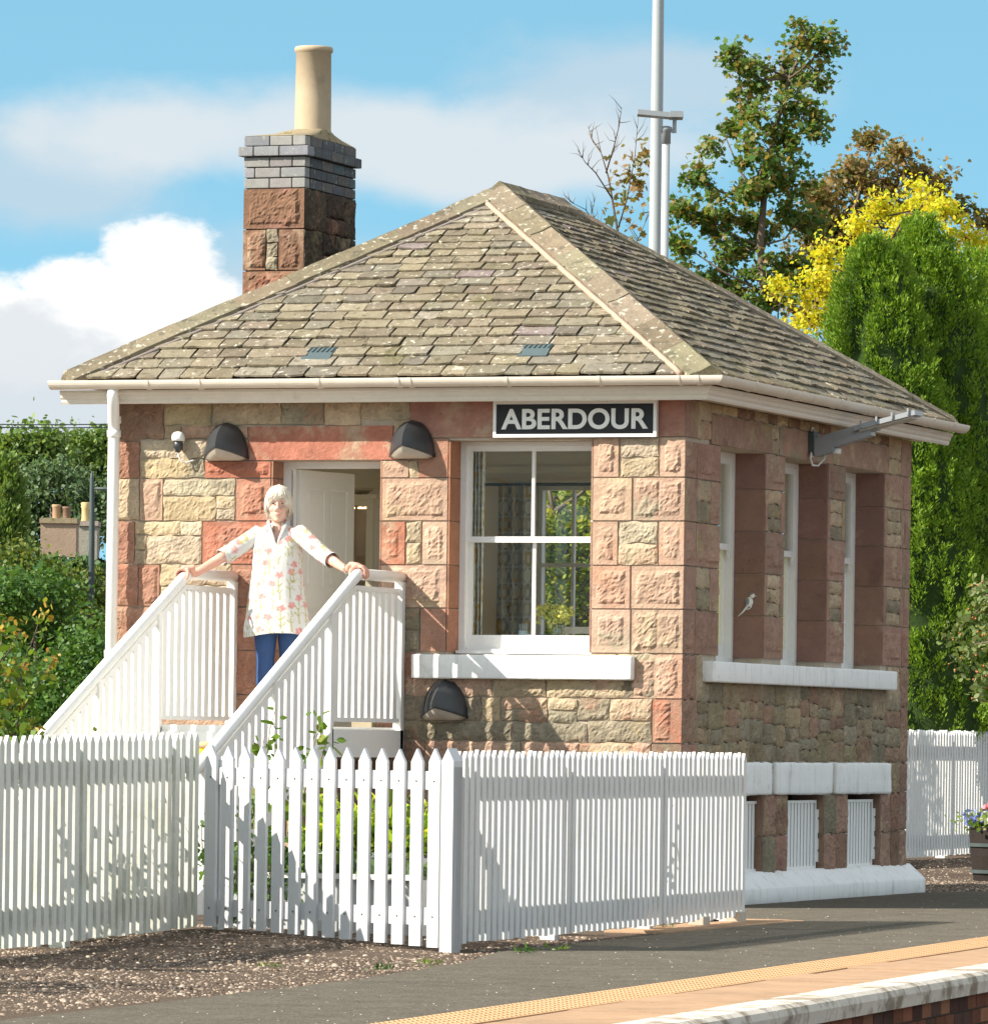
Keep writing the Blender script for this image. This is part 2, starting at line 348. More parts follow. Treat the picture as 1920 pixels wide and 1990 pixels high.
# asphalt: its left border follows the foot of the fence and then the building
ys = np.concatenate([np.arange(-30, 14, .25), [20, 40]])
def aleft(y):
    pts = [(-30, 3.2), (-17.7, 2.95), (-13.1, 2.66), (-10.6, 2.30), (-9.0, 1.92), (-6, 1.72), (-2.8, 1.58), (-2.4, .9), (-1.6, .14), (6.0, .14), (6.8, .6), (9, 1.6), (14, 2.2), (40, 1.2)]
    return float(np.interp(y, [p[0] for p in pts], [p[1] for p in pts])) + .03*MN.noise((y*2.1, 3, 0))+.015*MN.noise((y*9, 1, 0))
def strip(name, x0f, x1f, z, m, n=6, thick=0):
    v, f = [], []
    for y in ys:
        a, b = x0f(y), x1f(y)
        for i in range(n+1):
            x = a+(b-a)*i/n; v.append((x, y, z+float(gz(x, y))))
    for j in range(len(ys)-1):
        for i in range(n): f.append((j*(n+1)+i, j*(n+1)+i+1, (j+1)*(n+1)+i+1, (j+1)*(n+1)+i))
    return tag(MB().add(v, f).build(name, m, smooth=True), kind='structure')
strip('platform', aleft, lambda y: 3.22-.068*y, .012, ASPHALT, 10)
# paved edge: buff slabs with joints, laid as separate blocks in one mesh
m = MB(); y = -30
while y < 40:
    m.obox((3.544-.068*y, y+.006, -.1), (.514, 0, 0), (-.068*.9, .9-.014, 0), (0, 0, .118+random.uniform(-.004, .004))); y += .9
tag(m.build('platform_paving', PAVE), kind='structure')
# tactile strip: 0.4 m slabs with real domes
m = MB(); y = -24
while y < 14:
    m.obox((3.19-.068*y, y+.002, -.1), (.35, 0, 0), (-.068*.4, .396, 0), (0, 0, .121))
    if -18 < y < 6:
        for i in range(6):
            for j in range(6):
                cx, cy = 3.19-.068*y+.032+i*.057-.068*(.034+j*.0665), y+.034+j*.0665
                m.lathe((cx, cy, .021), [(.017, 0), (.013, .0045), (.006, .0058)], 6)
    y += .4
tag(m.build('tactile_paving', TACT), kind='structure')
m = MB(); y = -30
while y < 40:
    l = random.uniform(.85, 1.15); c = jit((.66, .60, .52), .12, .03)
    q = [(0, -.02), (.20, -.02), (.232, -.035), (.245, -.065), (.235, -.125), (0, -.125)]
    m.extrude(q, y+.004, y+l-.004, lambda t, p: (4.06-.068*t+p[0], t, p[1]+.043)); y += l
tag(m.build('platform_coping', COPE), kind='structure')
m = MB()
for r in range(8):
    z1 = -.088-r*.078; y = -26-(r % 2)*.11
    while y < 12:
        c = jit(random.choice([(.20, .09, .06), (.15, .07, .05), (.26, .13, .08), (.10, .06, .05)]), .2)
        m.obox((4.245-.068*y, y+.005, z1-.068), (.02, 0, 0), (-.068*.21, .21, 0), (0, 0, .068), col=c); y += .22
m.obox((4.20+.068*30, -30, -1.1), (.05, 0, 0), (-.068*70, 70, 0), (0, 0, 1.012), col=(.16, .13, .11))
tag(m.build('platform_wall', EDGEBRICK), kind='structure')

# ================================================================== THE STATION BUILDING
bld = thing('station_building', (-2.17, 2.85, 0), 'small square red and buff stone station building with hipped slate roof', 'building')
RED = (.41, .225, .16); PINK = (.50, .34, .25); BUFF = (.49, .385, .265); PALE = (.57, .475, .345); GREY = (.34, .295, .215); OLIVE = (.29, .25, .18); BROWN = (.28, .18, .13); YEL = (.54, .42, .26)
def fmap(a, z, off): return (a, -off, z)                # front wall, outwards is -y
def smap(a, z, off): return (off, a, z)                 # side wall, outwards is +x
def stone(mb, mp, a0, z0, a1, z1, col, kind='rock', panels=None, seed=None, gap=.005, depth=.03):
    seed = random.uniform(0, 900) if seed is None else seed
    a0 += gap; a1 -= gap; z0 += gap; z1 -= gap
    if a1-a0 < .02 or z1-z0 < .02: return
    step = .0155
    na, nz = max(2, min(80, int((a1-a0)/step))), max(2, min(44, int((z1-z0)/step)))
    vs, cs = [], []
    warm = col[0] > 1.62*col[1]
    col2 = random.choice([(.52, .37, .26), (.36, .15, .10), (.30, .16, .12)] if warm else [(.44, .26, .18), (.30, .26, .19), (.60, .47, .31), (.42, .33, .2)])
    col2 = tuple(q*min(1.15, (sum(col)/sum(col2)+1)/2) for q in col2); ph = random.uniform(-.25, .15)
    for j in range(nz+1):
        for i in range(na+1):
            u, v = i/na, j/nz; a, z = a0+(a1-a0)*u, z0+(z1-z0)*v
            n1 = MN.noise((a*6+seed, z*6, seed)); n2 = MN.noise((a*19, z*19+seed, 3)); n3 = MN.noise((a*42+seed, z*42, 9)); n4 = MN.noise((a*95, z*95, seed))
            ed = min(u*(a1-a0), (1-u)*(a1-a0), v*(z1-z0), (1-v)*(z1-z0))
            if kind == 'rock':
                h = .003+(.009+.010*n1+.007*n2)*min(1, ed/.035)**.5+(.008*n3+.0045*n4)*min(1, ed/.012+.25)
                wv = .016*max(0, 1-ed/.05)
                a += wv*MN.noise((z*13, seed, a*7)); z += wv*MN.noise((a*11, z*9, seed+5))
            elif kind == 'smooth':
                h = .005+.0022*n2+.0015*n3+.001*n4-.010*max(0, MN.noise((a*9, z*9, seed+2))-.45)
            else:
                h = .005+.002*n3+.0012*n4
                for (pu0, pv0, pu1, pv1) in panels or [(.13, .12, .87, .88)]:
                    wob = .012*n1+.011*n2+.005*n3
                    ins = min((u-pu0)*(a1-a0), (pu1-u)*(a1-a0), (v-pv0)*(z1-z0), (pv1-v)*(z1-z0))+wob
                    if ins > 0: h += min(1, ins/.016)*max(.002, .013+.012*n1+.008*n2+.006*n3+.0045*n4)
            vs.append(mp(a, z, h)); k = 1+.14*n1+.12*n2+.12*n3+.08*n4
            f = min(1, max(0, (MN.noise((a*4.5+seed*3, z*4.5, 7))+.45*n2+.3*n3+ph)*1.5))
            cs.append(tuple((col[q]*(1-f)+col2[q]*f)*k for q in range(3)))
    fs = [(j*(na+1)+i, j*(na+1)+i+1, (j+1)*(na+1)+i+1, (j+1)*(na+1)+i) for j in range(nz) for i in range(na)]
    ring = [i for i in range(na)]+[j*(na+1)+na for j in range(nz)]+[nz*(na+1)+na-i for i in range(na)]+[(nz-j)*(na+1) for j in range(nz)]
    o = len(vs)
    for r in ring:
        u, v = (r % (na+1))/na, (r//(na+1))/nz
        vs.append(mp(a0+(a1-a0)*u, z0+(z1-z0)*v, -depth)); cs.append(cs[r])
    n = len(ring); fs += [(ring[k], o+k, o+(k+1) % n, ring[(k+1) % n]) for k in range(n)]
    if mp is smap: pass
    off = len(mb.v); mb.v.extend(vs); mb.f.extend(tuple(q+off for q in f) for f in fs); mb.mi.extend([0 if kind == 'rock' else 1]*len(fs)); mb.c.extend(cs); mb.hascol = True
Z = [3.29, 3.01, 2.705, 2.395, 2.09, 1.78, 1.465, 1.155, .85, .55, .25, -.03]    # course heights
DX0, DX1, DT, LAND = -3.099, -2.255, 3.135, 1.24                                     # door opening
WX0, WX1, WT, WB = -1.752, -.676, 3.275, 1.765                                       # front window opening
TOP = 3.56
front = MB(); P1 = None
def F_(a0, a1, z0, z1, col, kind='rock', panels=None): stone(front, fmap, a0, z0, a1, z1, jit(col), kind, panels)
def D_(a0, a1, z0, z1, col, panels=None): F_(a0, a1, z0, z1, col, 'drafted', panels)
def pan(a0, a1, z0, z1, m=.045): return [(m/(a1-a0), m/(z1-z0), 1-m/(a1-a0), 1-m/(z1-z0))]
def DD(a0, a1, z0, z1, col, m=.04): D_(a0, a1, z0, z1, col, pan(a0, a1, z0, z1, m))
# top band
F_(-4.34, -3.934, 3.29, TOP, BROWN); F_(-3.934, -3.56, 3.386, TOP, YEL); F_(-3.56, -3.03, 3.386, TOP, BUFF); F_(-3.03, -2.70, 3.386, TOP, GREY); F_(-2.70, -2.42, 3.386, TOP, BUFF); F_(-2.42, -2.05, 3.42, TOP, BUFF)
F_(-3.934, -3.80, 3.29, 3.386, BUFF); F_(-3.80, -3.28, 3.29, 3.386, PINK)
F_(-3.28, -2.17, 3.135, 3.386, (.46, .19, .13), 'smooth'); F_(-2.17, -2.05, 3.29, 3.42, BUFF)
F_(-2.05, 0, 3.29, TOP, (.37, .185, .145), 'smooth')
# left of the door
F_(-4.34, -4.12, 3.01, 3.29, RED); F_(-4.12, -3.616, 3.155, 3.29, PALE); F_(-4.12, -3.616, 3.01, 3.155, YEL); F_(-3.616, -3.28, 3.155, 3.29, PINK); DD(-3.616, DX0, 3.01, 3.135, (.42, .17, .11), .03)
F_(-3.28, DX0, 3.135-.0, 3.15, RED, 'smooth')
F_(-4.34, -4.118, 2.705, 3.01, BUFF); DD(-4.118, -3.934, 2.705, 3.01, PINK, .02); F_(-3.934, -3.372, 2.885, 3.01, PALE); F_(-3.934, -3.524, 2.705, 2.885, YEL); F_(-3.524, -3.372, 2.795, 2.885, PALE); F_(-3.524, -3.372, 2.705, 2.795, PALE); DD(-3.372, DX0, 2.705, 3.01, RED, .05)
F_(-4.34, -4.15, 2.395, 2.705, RED); F_(-4.15, -3.80, 2.60, 2.705, YEL); F_(-3.80, -3.625, 2.60, 2.705, PALE); F_(-4.15, -4.06, 2.5, 2.60, BUFF); F_(-4.15, -4.06, 2.395, 2.5, BUFF); F_(-4.06, -3.625, 2.395, 2.60, PALE); DD(-3.625, DX0, 2.395, 2.705, (.44, .19, .13), .03)
F_(-4.34, -4.12, 2.09, 2.395, RED); DD(-4.12, -3.95, 2.09, 2.395, RED, .02); F_(-3.95, -3.79, 2.24, 2.395, YEL); F_(-3.79, -3.40, 2.24, 2.395, BUFF); F_(-3.95, -3.40, 2.09, 2.24, PALE); DD(-3.40, DX0, 2.09, 2.395, RED)
F_(-4.34, -4.0, 1.78, 2.09, RED); F_(-4.0, -3.55, 1.93, 2.09, BUFF); F_(-4.0, -3.55, 1.78, 1.93, PALE); DD(-3.55, DX0, 1.78, 2.09, RED)
F_(-4.34, -4.12, 1.465, 1.78, RED); F_(-4.12, -3.7, 1.62, 1.78, BUFF); F_(-4.12, -3.6, 1.465, 1.62, YEL); F_(-3.7, -3.40, 1.62, 1.78, BUFF); DD(-3.40, DX0, 1.465, 1.78, RED); F_(-3.6, -3.4, 1.465, 1.62, BUFF)
F_(-4.34, -4.0, 1.155, 1.465, RED); F_(-4.0, -3.5, 1.3, 1.465, BUFF); F_(-4.0, -3.3, 1.155, 1.3, PINK); DD(-3.5, DX0, 1.3, 1.465, RED, .03); F_(-3.3, DX0, 1.155, 1.3, RED)
# pier between door and window
F_(DX1, -1.98, 3.135, 3.29, RED, 'smooth'); F_(-1.98, WX0, 3.01, 3.29, RED, 'smooth'); DD(DX1, -2.05, 3.01, 3.135, PINK, .03); F_(-2.05, -1.98, 3.01, 3.135, BUFF)
D_(DX1, WX0, 2.705, 3.01, PINK, [(.08, .12, .92, .9)])
DD(DX1, -2.07, 2.395, 2.705, (.46, .20, .13), .045); F_(-2.07, -1.945, 2.55, 2.705, BUFF); F_(-2.07, -1.945, 2.395, 2.55, BUFF); DD(-1.945, WX0, 2.395, 2.705, PINK, .035)
D_(DX1, WX0, 2.09, 2.395, PINK, [(.1, .12, .88, .9)])
F_(DX1, -2.08, 1.78, 2.09, RED); F_(-2.08, -1.95, 1.93, 2.09, OLIVE); F_(-2.08, -1.95, 1.78, 1.93, OLIVE); F_(-1.95, WX0, 1.78, 2.09, RED, 'smooth')
DD(DX1, -2.1, 1.465, 1.78, RED, .03); F_(-2.1, -1.98, 1.465, 1.78, RED); F_(DX1, -2.1, 1.155, 1.465, RED)
# right pier
for k, rowtype in enumerate('abacba'):
    z1, z0 = Z[k], Z[k+1]; zm = (z0+z1)/2
    if rowtype == 'a':
        DD(WX1, -.483, z0, z1, PINK, .04); F_(-.477, -.19, zm, z1, PALE if k < 3 else BUFF); F_(-.477, -.19, z0, zm, BUFF if k < 3 else OLIVE); DD(-.186, .006, z0, z1, PINK, .04)
    elif rowtype == 'b': DD(WX1, -.383, z0, z1, PINK, .05); D_(-.378, .006, z0, z1, PINK, [(.06, .1, .5, .92), (.5, .1, .91, .9)])
    else: DD(WX1, -.388, z0, z1, PINK, .04); DD(-.383, .006, z0, z1, PINK, .04)
front_rest = [(-.355, .006)]
D_(-.375, .006, 1.465, 1.775, PINK, [(.06, .08, .42, .9), (.5, .06, .86, .94)])
D_(-.215, .006, 1.155, 1.465, RED, [(.1, .05, .62, .95)])
# under the window
for a0, a1, z0, z1, c in [(-2.07, -1.4, 1.465, 1.60, PINK), (-1.4, -1.0, 1.465, 1.6, BUFF), (-1.0, -.383, 1.465, 1.60, BUFF), (-2.1, -1.48, 1.29, 1.465, OLIVE), (-1.48, -1.33, 1.29, 1.465, BUFF), (-1.33, -.99, 1.38, 1.465, PINK), (-1.33, -.99, 1.29, 1.38, GREY), (-.99, -.77, 1.38, 1.465, BUFF), (-.99, -.77, 1.29, 1.38, GREY), (-.77, -.53, 1.31, 1.465, GREY), (-.53, -.22, 1.31, 1.465, BUFF),
                          (-2.1, -1.82, 1.155, 1.29, OLIVE), (-1.82, -1.25, 1.155, 1.29, OLIVE), (-1.25, -.69, 1.155, 1.29, GREY), (-.69, -.22, 1.155, 1.31, GREY)]: F_(a0, a1, z0, z1, c)
def courses(fn, a0, a1, z0, z1, cols, h=(.12, .18), wd=(.18, .45)):
    z = z1
    while z > z0+.03:
        hh = min(random.uniform(*h), z-z0)
        if z-hh-z0 < .06: hh = z-z0
        a = a0
        while a < a1-.03:
            ww = random.uniform(*wd)
            if a1-a-ww < .1: ww = a1-a
            fn(a, a+ww, z-hh, z, random.choice(cols)); a += ww
        z -= hh
courses(F_, -4.34, -.22, -.03, 1.155, [OLIVE, GREY, BUFF, BROWN, PINK])
for k in range(7, 11): DD(-.22 if k % 2 else -.215, .006, Z[k+1], Z[k], BROWN)
fw = front.build('front_stonework', [STONE, SMOOTH], bld, smooth=False)
# side wall
side = MB()
def S_(a0, a1, z0, z1, col, kind='rock', panels=None): stone(side, smap, a0, z0, a1, z1, jit(col), kind, panels)
def SD(a0, a1, z0, z1, col, m=.04): S_(a0, a1, z0, z1, col, 'drafted', pan(a0, a1, z0, z1, m))
OP = [(.80, 1.876), (2.351, 3.452), (3.913, 4.97)]
RB = (.37, .235, .18)
S_(-.006, .27, 3.29, TOP, RB, 'smooth'); S_(.27, .33, 3.29, 3.42, BUFF); S_(.33, .58, 3.29, 3.42, BUFF); S_(.27, .58, 3.42, TOP, BUFF)
for a0, a1 in ((.58, 2.02), (2.2, 3.58), (3.75, 5.08)): S_(a0, a1, 3.268, 3.485, RB, 'smooth')
for a0, a1 in ((2.02, 2.2), (3.58, 3.75)): S_(a0, a1, 3.38, 3.485, BUFF); S_(a0, a1, 3.268, 3.38, BUFF)
a = .58
while a < 5.05:
    b = min(5.08, a+random.uniform(.22, .42)); S_(a, b, 3.485, TOP, random.choice([YEL, BUFF, BROWN])); a = b
S_(5.08, 5.42, 3.39, TOP, BUFF); S_(5.08, 5.32, 3.268, 3.39, YEL); S_(5.32, 5.42, 3.268, 3.39, PINK); S_(5.42, L, 3.268, TOP, RB, 'smooth')
for k in range(5):
    z1, z0 = (Z[k] if k else 3.268), Z[k+1]; zm = (z0+z1)/2
    if k % 2 == 0:
        SD(-.006, .26, z0, z1, RB); SD(.26, .80, z0, z1, RB)
        for a0, a1 in ((1.876, 2.351), (3.452, 3.913), (4.97, 5.5)): SD(a0, a1, z0, z1, RB, .05)
        SD(5.5, L, z0, z1, RB)
    else:
        S_(-.006, .27, z0, z1, RB, 'smooth'); S_(.27, .58, zm, z1, BUFF); S_(.27, .58, z0, zm, OLIVE); SD(.58, .80, z0, z1, RB)
        for a0, a1 in ((1.876, 2.351), (3.452, 3.913), (4.97, 5.55)):
            wv = a1-a0
            S_(a0, a0+.15*wv, z0, z1, RB, 'smooth'); S_(a1-.2*wv, a1, z0, z1, RB, 'smooth')
            for q in range(3): S_(a0+.15*wv, a1-.2*wv, z0+(z1-z0)*q/3, z0+(z1-z0)*(q+1)/3, random.choice([BUFF, OLIVE, BUFF]))
        S_(5.55, L, z0, z1, RB, 'smooth')
S_(-.006, .3, 1.465, Z[5], RB); S_(.3, .45, 1.465, Z[5], BUFF); S_(5.13, 5.45, 1.465, Z[5], BUFF); S_(5.45, L, 1.465, Z[5], RB)
S_(-.006, .34, 1.155, 1.465, RB); S_(5.5, L, 1.03, 1.465, RB)
def irregular(a0, a1, z0, z1, cols):                      # snecked rubble: random splits
    if a1-a0 > random.uniform(.42, .72) and (a1-a0) > (z1-z0)*1.1:
        m_ = a0+(a1-a0)*random.uniform(.35, .65); irregular(a0, m_, z0, z1, cols); irregular(m_, a1, z0, z1, cols)
    elif z1-z0 > random.uniform(.15, .26):
        m_ = z0+(z1-z0)*random.uniform(.38, .62); irregular(a0, a1, z0, m_, cols); irregular(a0, a1, m_, z1, cols)
    else: S_(a0, a1, z0, z1, random.choice(cols))
DK = [OLIVE, GREY, GREY, (.36, .28, .19), (.36, .24, .17), (.30, .25, .16), (.40, .31, .20), OLIVE]
irregular(.34, 1.9, 1.03, 1.595, DK); irregular(1.9, 3.6, 1.03, 1.595, DK); irregular(3.6, 5.5, 1.03, 1.595, DK)
S_(-.006, .34, .85, 1.155, RB); S_(-.006, .34, .55, .85, RB); S_(-.006, .34, .2, .55, RB)
irregular(.34, .62, .2, 1.03, DK)
VO = [(.9, 1.93), (2.53, 3.46), (4.08, 4.98)]              # basement openings
for a0, a1 in ((2.06, 2.14), (3.59, 3.68), (5.19, 5.5)): irregular(a0, a1, .79, 1.03, DK)
for a0, a1 in ((.62, .9), (1.93, 2.53), (3.46, 4.08), (4.98, 5.5)):
    for z0, z1 in ((.2, .49), (.49, .79)): S_(a0, (a0+a1)/2, z0, z1, random.choice([BROWN, RB, OLIVE])); S_((a0+a1)/2, a1, z0, z1, random.choice([BROWN, RB, BROWN]))
for z0, z1 in ((.2, .5), (.5, .8), (.8, 1.03)): S_(5.5, L, z0, z1, RB)
side.build('side_stonework', [STONE, SMOOTH], bld)
# wall core with openings, one mesh (mortar shows in the joints)
core = MB(); TK = .3; off = .012
def cw(a0, a1, z0, z1): core.box((a0, off, z0), (a1, TK, z1))
for a0, a1, z0, z1 in [(-W+.01, DX0, -.1, TOP), (DX1, WX0, -.1, TOP), (WX1, -off, -.1, TOP), (DX0, DX1, DT, TOP), (DX0, DX1, -.1, LAND), (WX0, WX1, WT, TOP), (WX0, WX1, -.1, WB-.17)]: cw(a0, a1, z0, z1)
def sw(a0, a1, z0, z1, x0=-TK): core.box((x0, a0, z0), (-off, a1, z1))
ed = [TK]+[q for o_ in OP for q in o_]+[L-TK]
for i in range(0, len(ed), 2): sw(ed[i], ed[i+1], 1.6, TOP)
for a0, a1 in OP: sw(a0, a1, 3.268, TOP)
sw(TK, L-TK, .79, 1.6)
ed = [TK]+[q for o_ in VO for q in o_]+[L-TK]
for i in range(0, len(ed), 2): sw(ed[i], ed[i+1], -.1, .79)
for a0, a1 in VO: sw(a0, a1, -.1, .2)
LW = [(.6, 2.35)]                                                      # unseen window added in the far side wall to light the room
for a0, a1, z0, z1 in [(TK, .6, -.1, TOP), (2.35, L-TK, -.1, TOP), (.6, 2.35, -.1, 1.75), (.6, 2.35, 3.27, TOP)]: core.box((-W+.01, a0, z0), (-W+TK, a1, z1))
RW0, RW1, RWB, RWT = -3.03, -.5, 1.95, 3.205                                     # rear window opening, widened out of view to let more light in
for a0, a1, z0, z1 in [(-W+.01, RW0, -.1, TOP), (RW1, -off, -.1, TOP), (RW0, RW1, -.1, RWB), (RW0, RW1, RWT, TOP)]: core.box((a0, L-TK, z0), (a1, L, z1))
core.build('wall', MORTAR, bld)
# dressed jambs, lintel soffits and sills in the reveals
rv = MB()
def block(a, b, c): rv.box(a, b, jit(c, .1), 1)
for k in range(6):
    z1, z0 = min(Z[k], WT), max(Z[k+1], WB)
    if z1-z0 < .05: continue
    block((WX0, .0, z0+.003), (WX0+.012, .24, z1-.003), (.42, .21, .135)); block((WX1-.012, .0, z0+.003), (WX1, .24, z1-.003), RB)
    for a0, a1 in OP: block((-.23, a1-.012, z0+.003), (.0, a1, min(z1, 3.268)-.003), (.29, .17, .135)); block((-.23, a0, z0+.003), (0, a0+.012, min(z1, 3.268)-.003), (.29, .17, .135))
for k in range(7):
    z1, z0 = min(Z[k], DT), max(Z[k+1], LAND)
    if z1-z0 > .03: block((DX0-.0, 0, z0+.003), (DX0+.012, .2, z1-.003), RED); block((DX1-.012, 0, z0+.003), (DX1, .2, z1-.003), RED)
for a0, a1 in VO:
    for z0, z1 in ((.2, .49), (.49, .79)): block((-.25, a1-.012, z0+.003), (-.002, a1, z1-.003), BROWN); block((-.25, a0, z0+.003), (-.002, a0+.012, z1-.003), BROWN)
    block((-.27, a0+.012, .2), (-.25, a1-.012, .79), (.02, .018, .016))  # near-black panel stands in for the dark inside each opening
rv.build('reveal_stonework', [STONE, SMOOTH], bld)
def chamfered(mb, a, b, r=.012, n=1, wob=.004, cell=.06, col=None):                            # a painted stone: box with eased edges and an uneven face
    x0, y0, z0 = a; x1, y1, z1 = b
    bm_ = bmesh.new(); bmesh.ops.create_cube(bm_, size=1)
    for v in bm_.verts: v.co = ((x0+x1)/2+v.co.x*(x1-x0), (y0+y1)/2+v.co.y*(y1-y0), (z0+z1)/2+v.co.z*(z1-z0))
    B = bmesh
    B.ops.bevel(bm_, geom=bm_.edges[:], offset=r, segments=2, affect='EDGES', profile=.6)
    for ax in range(3):
        lo, hi = (a[ax], b[ax]); k = int((hi-lo)/cell)
        for i in range(1, min(k, 60)):
            co = [0, 0, 0]; no = [0, 0, 0]; co[ax] = lo+(hi-lo)*i/k; no[ax] = 1
            B.ops.bisect_plane(bm_, geom=bm_.verts[:]+bm_.edges[:]+bm_.faces[:], plane_co=co, plane_no=no)
    bm_.verts.index_update()
    vs = []
    for v in bm_.verts:
        n_ = MN.noise((v.co.x*9, v.co.y*9, v.co.z*9+a[0]*7)); m_ = MN.noise((v.co.x*26, v.co.y*26, v.co.z*26+3)); vs.append(v.co+v.normal*(wob*n_+wob*.5*m_))
    mb.add([tuple(q) for q in vs], [tuple(q.index for q in f.verts) for f in bm_.faces], col); bm_.free()
m = MB(); chamfered(m, (-1.985, -.085, 1.592), (-.345, .2, 1.762), wob=.002); m.build('front_sill', LIMEWASH, bld, True)
m = MB(); chamfered(m, (-.2, .45, 1.592), (.085, 5.12, 1.738), wob=.003); m.build('side_sill', LIMEWASH, bld, True)
for a0, a1 in ((.75, 2.05), (2.15, 3.585), (3.69, 5.18)):
    m = MB(); chamfered(m, (-.2, a0, .79), (.035, a1, 1.027), r=.018, wob=.009); m.build('lintel', LIMEWASH, bld, True)
m = MB()
def pl(t, p): return (p[0], t, p[1])
yq = np.linspace(-.12, L+.12, 40); prof = [(-.05, .235), (.0, .235), (.03, .21), (.125, .125), (.13, .11), (.13, -.08), (-.05, -.08)]
vs = [(p[0]+.006*MN.noise((y*4, p[1]*9, 1)), y, p[1]+.008*MN.noise((y*5, p[0]*9, 2))) for y in yq for p in prof]; n = len(prof)
m.add(vs, [(i*n+j, (i+1)*n+j, (i+1)*n+(j+1) % n, i*n+(j+1) % n) for i in range(39) for j in range(n)]+[tuple(range(n)), tuple(range(39*n, 40*n))[::-1]])
m.box((-W-.1, -.12, -.08), (-.051, -.0, .12)); m.build('plinth', LIMEWASH, bld, True)
# louvred shutters of the basement openings
for a0, a1 in ((1.12, 2.0-.05), (2.53, 3.42), (4.10, 4.93)):
    sh = MB(); X = -.045
    a1 -= .0; z0, z1 = .232, .745
    sh.box((X-.03, a0, z0), (X, a0+.025, z1)); sh.box((X-.03, a1-.025, z0), (X, a1, z1)); sh.box((X-.03, a0+.025, z0), (X, a1-.025, z0+.02)); sh.box((X-.03, a0+.025, z1-.02), (X, a1-.025, z1)); sh.box((X-.05, a0+.025, z0+.02), (X-.042, a1-.025, z1-.02), mi=1)  # grey back panel draws the dark gaps between the louvre blades
    s_ = sh.build('shutter', [WHITE, LAMPGREY], bld)
    b = MB(); n = 10
    for i in range(n):
        a = a0+.03+(a1-a0-.06)*(i+.5)/n; w_ = (a1-a0-.06)/n
        b.obox((X-.010, a-w_*.5+.002, z0+.02), (.004, w_-.034, 0), (-.005, .001, 0), (0, 0, z1-z0-.04))
    b.build('louvre_blades', WHITE, s_)
    h = MB(); h.box((X-.02, a1+.001, z0+.05), (X+.012, a1+.03, z1-.07)); h.box((X+.012, a1+.004, .60), (X+.018, a1+.02, .615), mi=1); h.box((X+.012, a1+.004, .46), (X+.018, a1+.02, .50), mi=1); h.box((X+.012, a1+.004, .36), (X+.018, a1+.02, .375), mi=1)
    h.build('hinge_strip', [WHITE, DARKMETAL], s_)
# ------------------------------------------------------------------ roof
EO, ZE, RUN, RISE = .27, 3.70, 2.44, 1.53
SL = math.hypot(RUN, RISE); CA, SA = RUN/SL, RISE/SL
XC, YC0, YC1 = -W/2, -EO+RUN, L+EO-RUN
def rf(u, s, h=0): return (u, -EO+s*CA-h*SA, ZE+s*SA+h*CA)                # front slope
def rr(u, s, h=0): return (EO-s*CA+h*SA, u, ZE+s*SA+h*CA)                # slope towards the platform
roof = MB()
A, B = (XC, YC0, ZE+RISE-.03), (XC, YC1, ZE+RISE-.03)
e4 = [(-W-EO, -EO, ZE-.03), (EO, -EO, ZE-.03), (EO, L+EO, ZE-.03), (-W-EO, L+EO, ZE-.03)]
roof.add(e4+[A, B], [(0,1,4), (1,2,5,4), (2,3,5), (3,0,4,5), (3,2,1,0)], (.05, .045, .035))
TAN = [(.265, .225, .16), (.25, .21, .148), (.28, .237, .172), (.228, .196, .143), (.25, .213, .146), (.27, .24, .187), (.242, .198, .147), (.215, .19, .15)]
def slates(mp, cen, half, top, holes=()):
    s = 0; row = 0
    while s < SL-.06:
        ex = .150-.062*(s/SL); ex = min(ex, SL-s)
        hw = half-(half-top)*(s+.3*ex)/SL-.05
        u = cen-hw-random.uniform(0, .2)
        while u < cen+hw:
            wd = random.uniform(.17, .34)*(1-.25*s/SL); u0, u1 = max(u, cen-hw), min(u+wd, cen+hw); u += wd
            if u1-u0 < .04: continue
            if any(h0 < (u0+u1)/2 < h1 and s0-.05 < s < s1-.06 for h0, h1, s0, s1 in holes): continue
            c = jit(random.choice(TAN), .2, .016)
            if random.random() < .02: c = jit((.25, .2, .19), .1)
            t, lf, tl = random.uniform(.011, .019), random.uniform(.014, .026), random.uniform(-.009, .009)
            g = random.uniform(.003, .010); n = 5; vs = []
            ph = random.uniform(0, 99); rag = random.uniform(.003, .010)
            for i in range(n+1):
                q = u0+g+(u1-u0-2*g)*i/n; sb = s+rag*MN.noise((q*16, ph, 0))*1.5-(.010 if i in (0, n) and random.random() < .45 else 0)*-1
                lift = lf+tl*(i/n-.5)+.003*MN.noise((q*9, s*9, ph))
                vs += [mp(q, sb-.012, lift), mp(q, sb-.012, lift+t), mp(q, s+ex*.55, t+lf*.62+.002*MN.noise((q*13, s*7, ph+3))), mp(q, s+ex*1.25, t*.9)]
            fs = []
            for i in range(n):
                a = i*4
                for k in range(3): fs.append((a+k, a+4+k, a+5+k, a+1+k))
            e = n*4; fs += [(0, 1, 2, 3), (e+3, e+2, e+1, e)]
            if mp is rr: pass
            roof.add(vs, fs, c)
        s += ex; row += 1
def plane_hit(p, mp):
    o = np.array(mp(0, 0)); n = np.cross(np.array(mp(1, 0))-o, np.array(mp(0, 1))-o); r = ray(*p); t = np.dot(o-EYE, n)/np.dot(r, n); q = EYE+r*t
    return (q[0] if mp is rf else q[1]), (q[2]-ZE)/SA
vents = []
for c_ in ((613, 680), (1028, 672)):
    u, s = plane_hit(dd(*c_), rf); vents.append((u-.11, u+.11, s-.12, s+.12))
slates(rf, XC, W/2+EO, 0, vents); slates(rr, L/2, L/2+EO, L/2+EO-RUN)
rob = roof.build('roof', SLATE, bld)
VENT = mat('vent_plastic', (.085, .115, .12), .45, .1, 8)
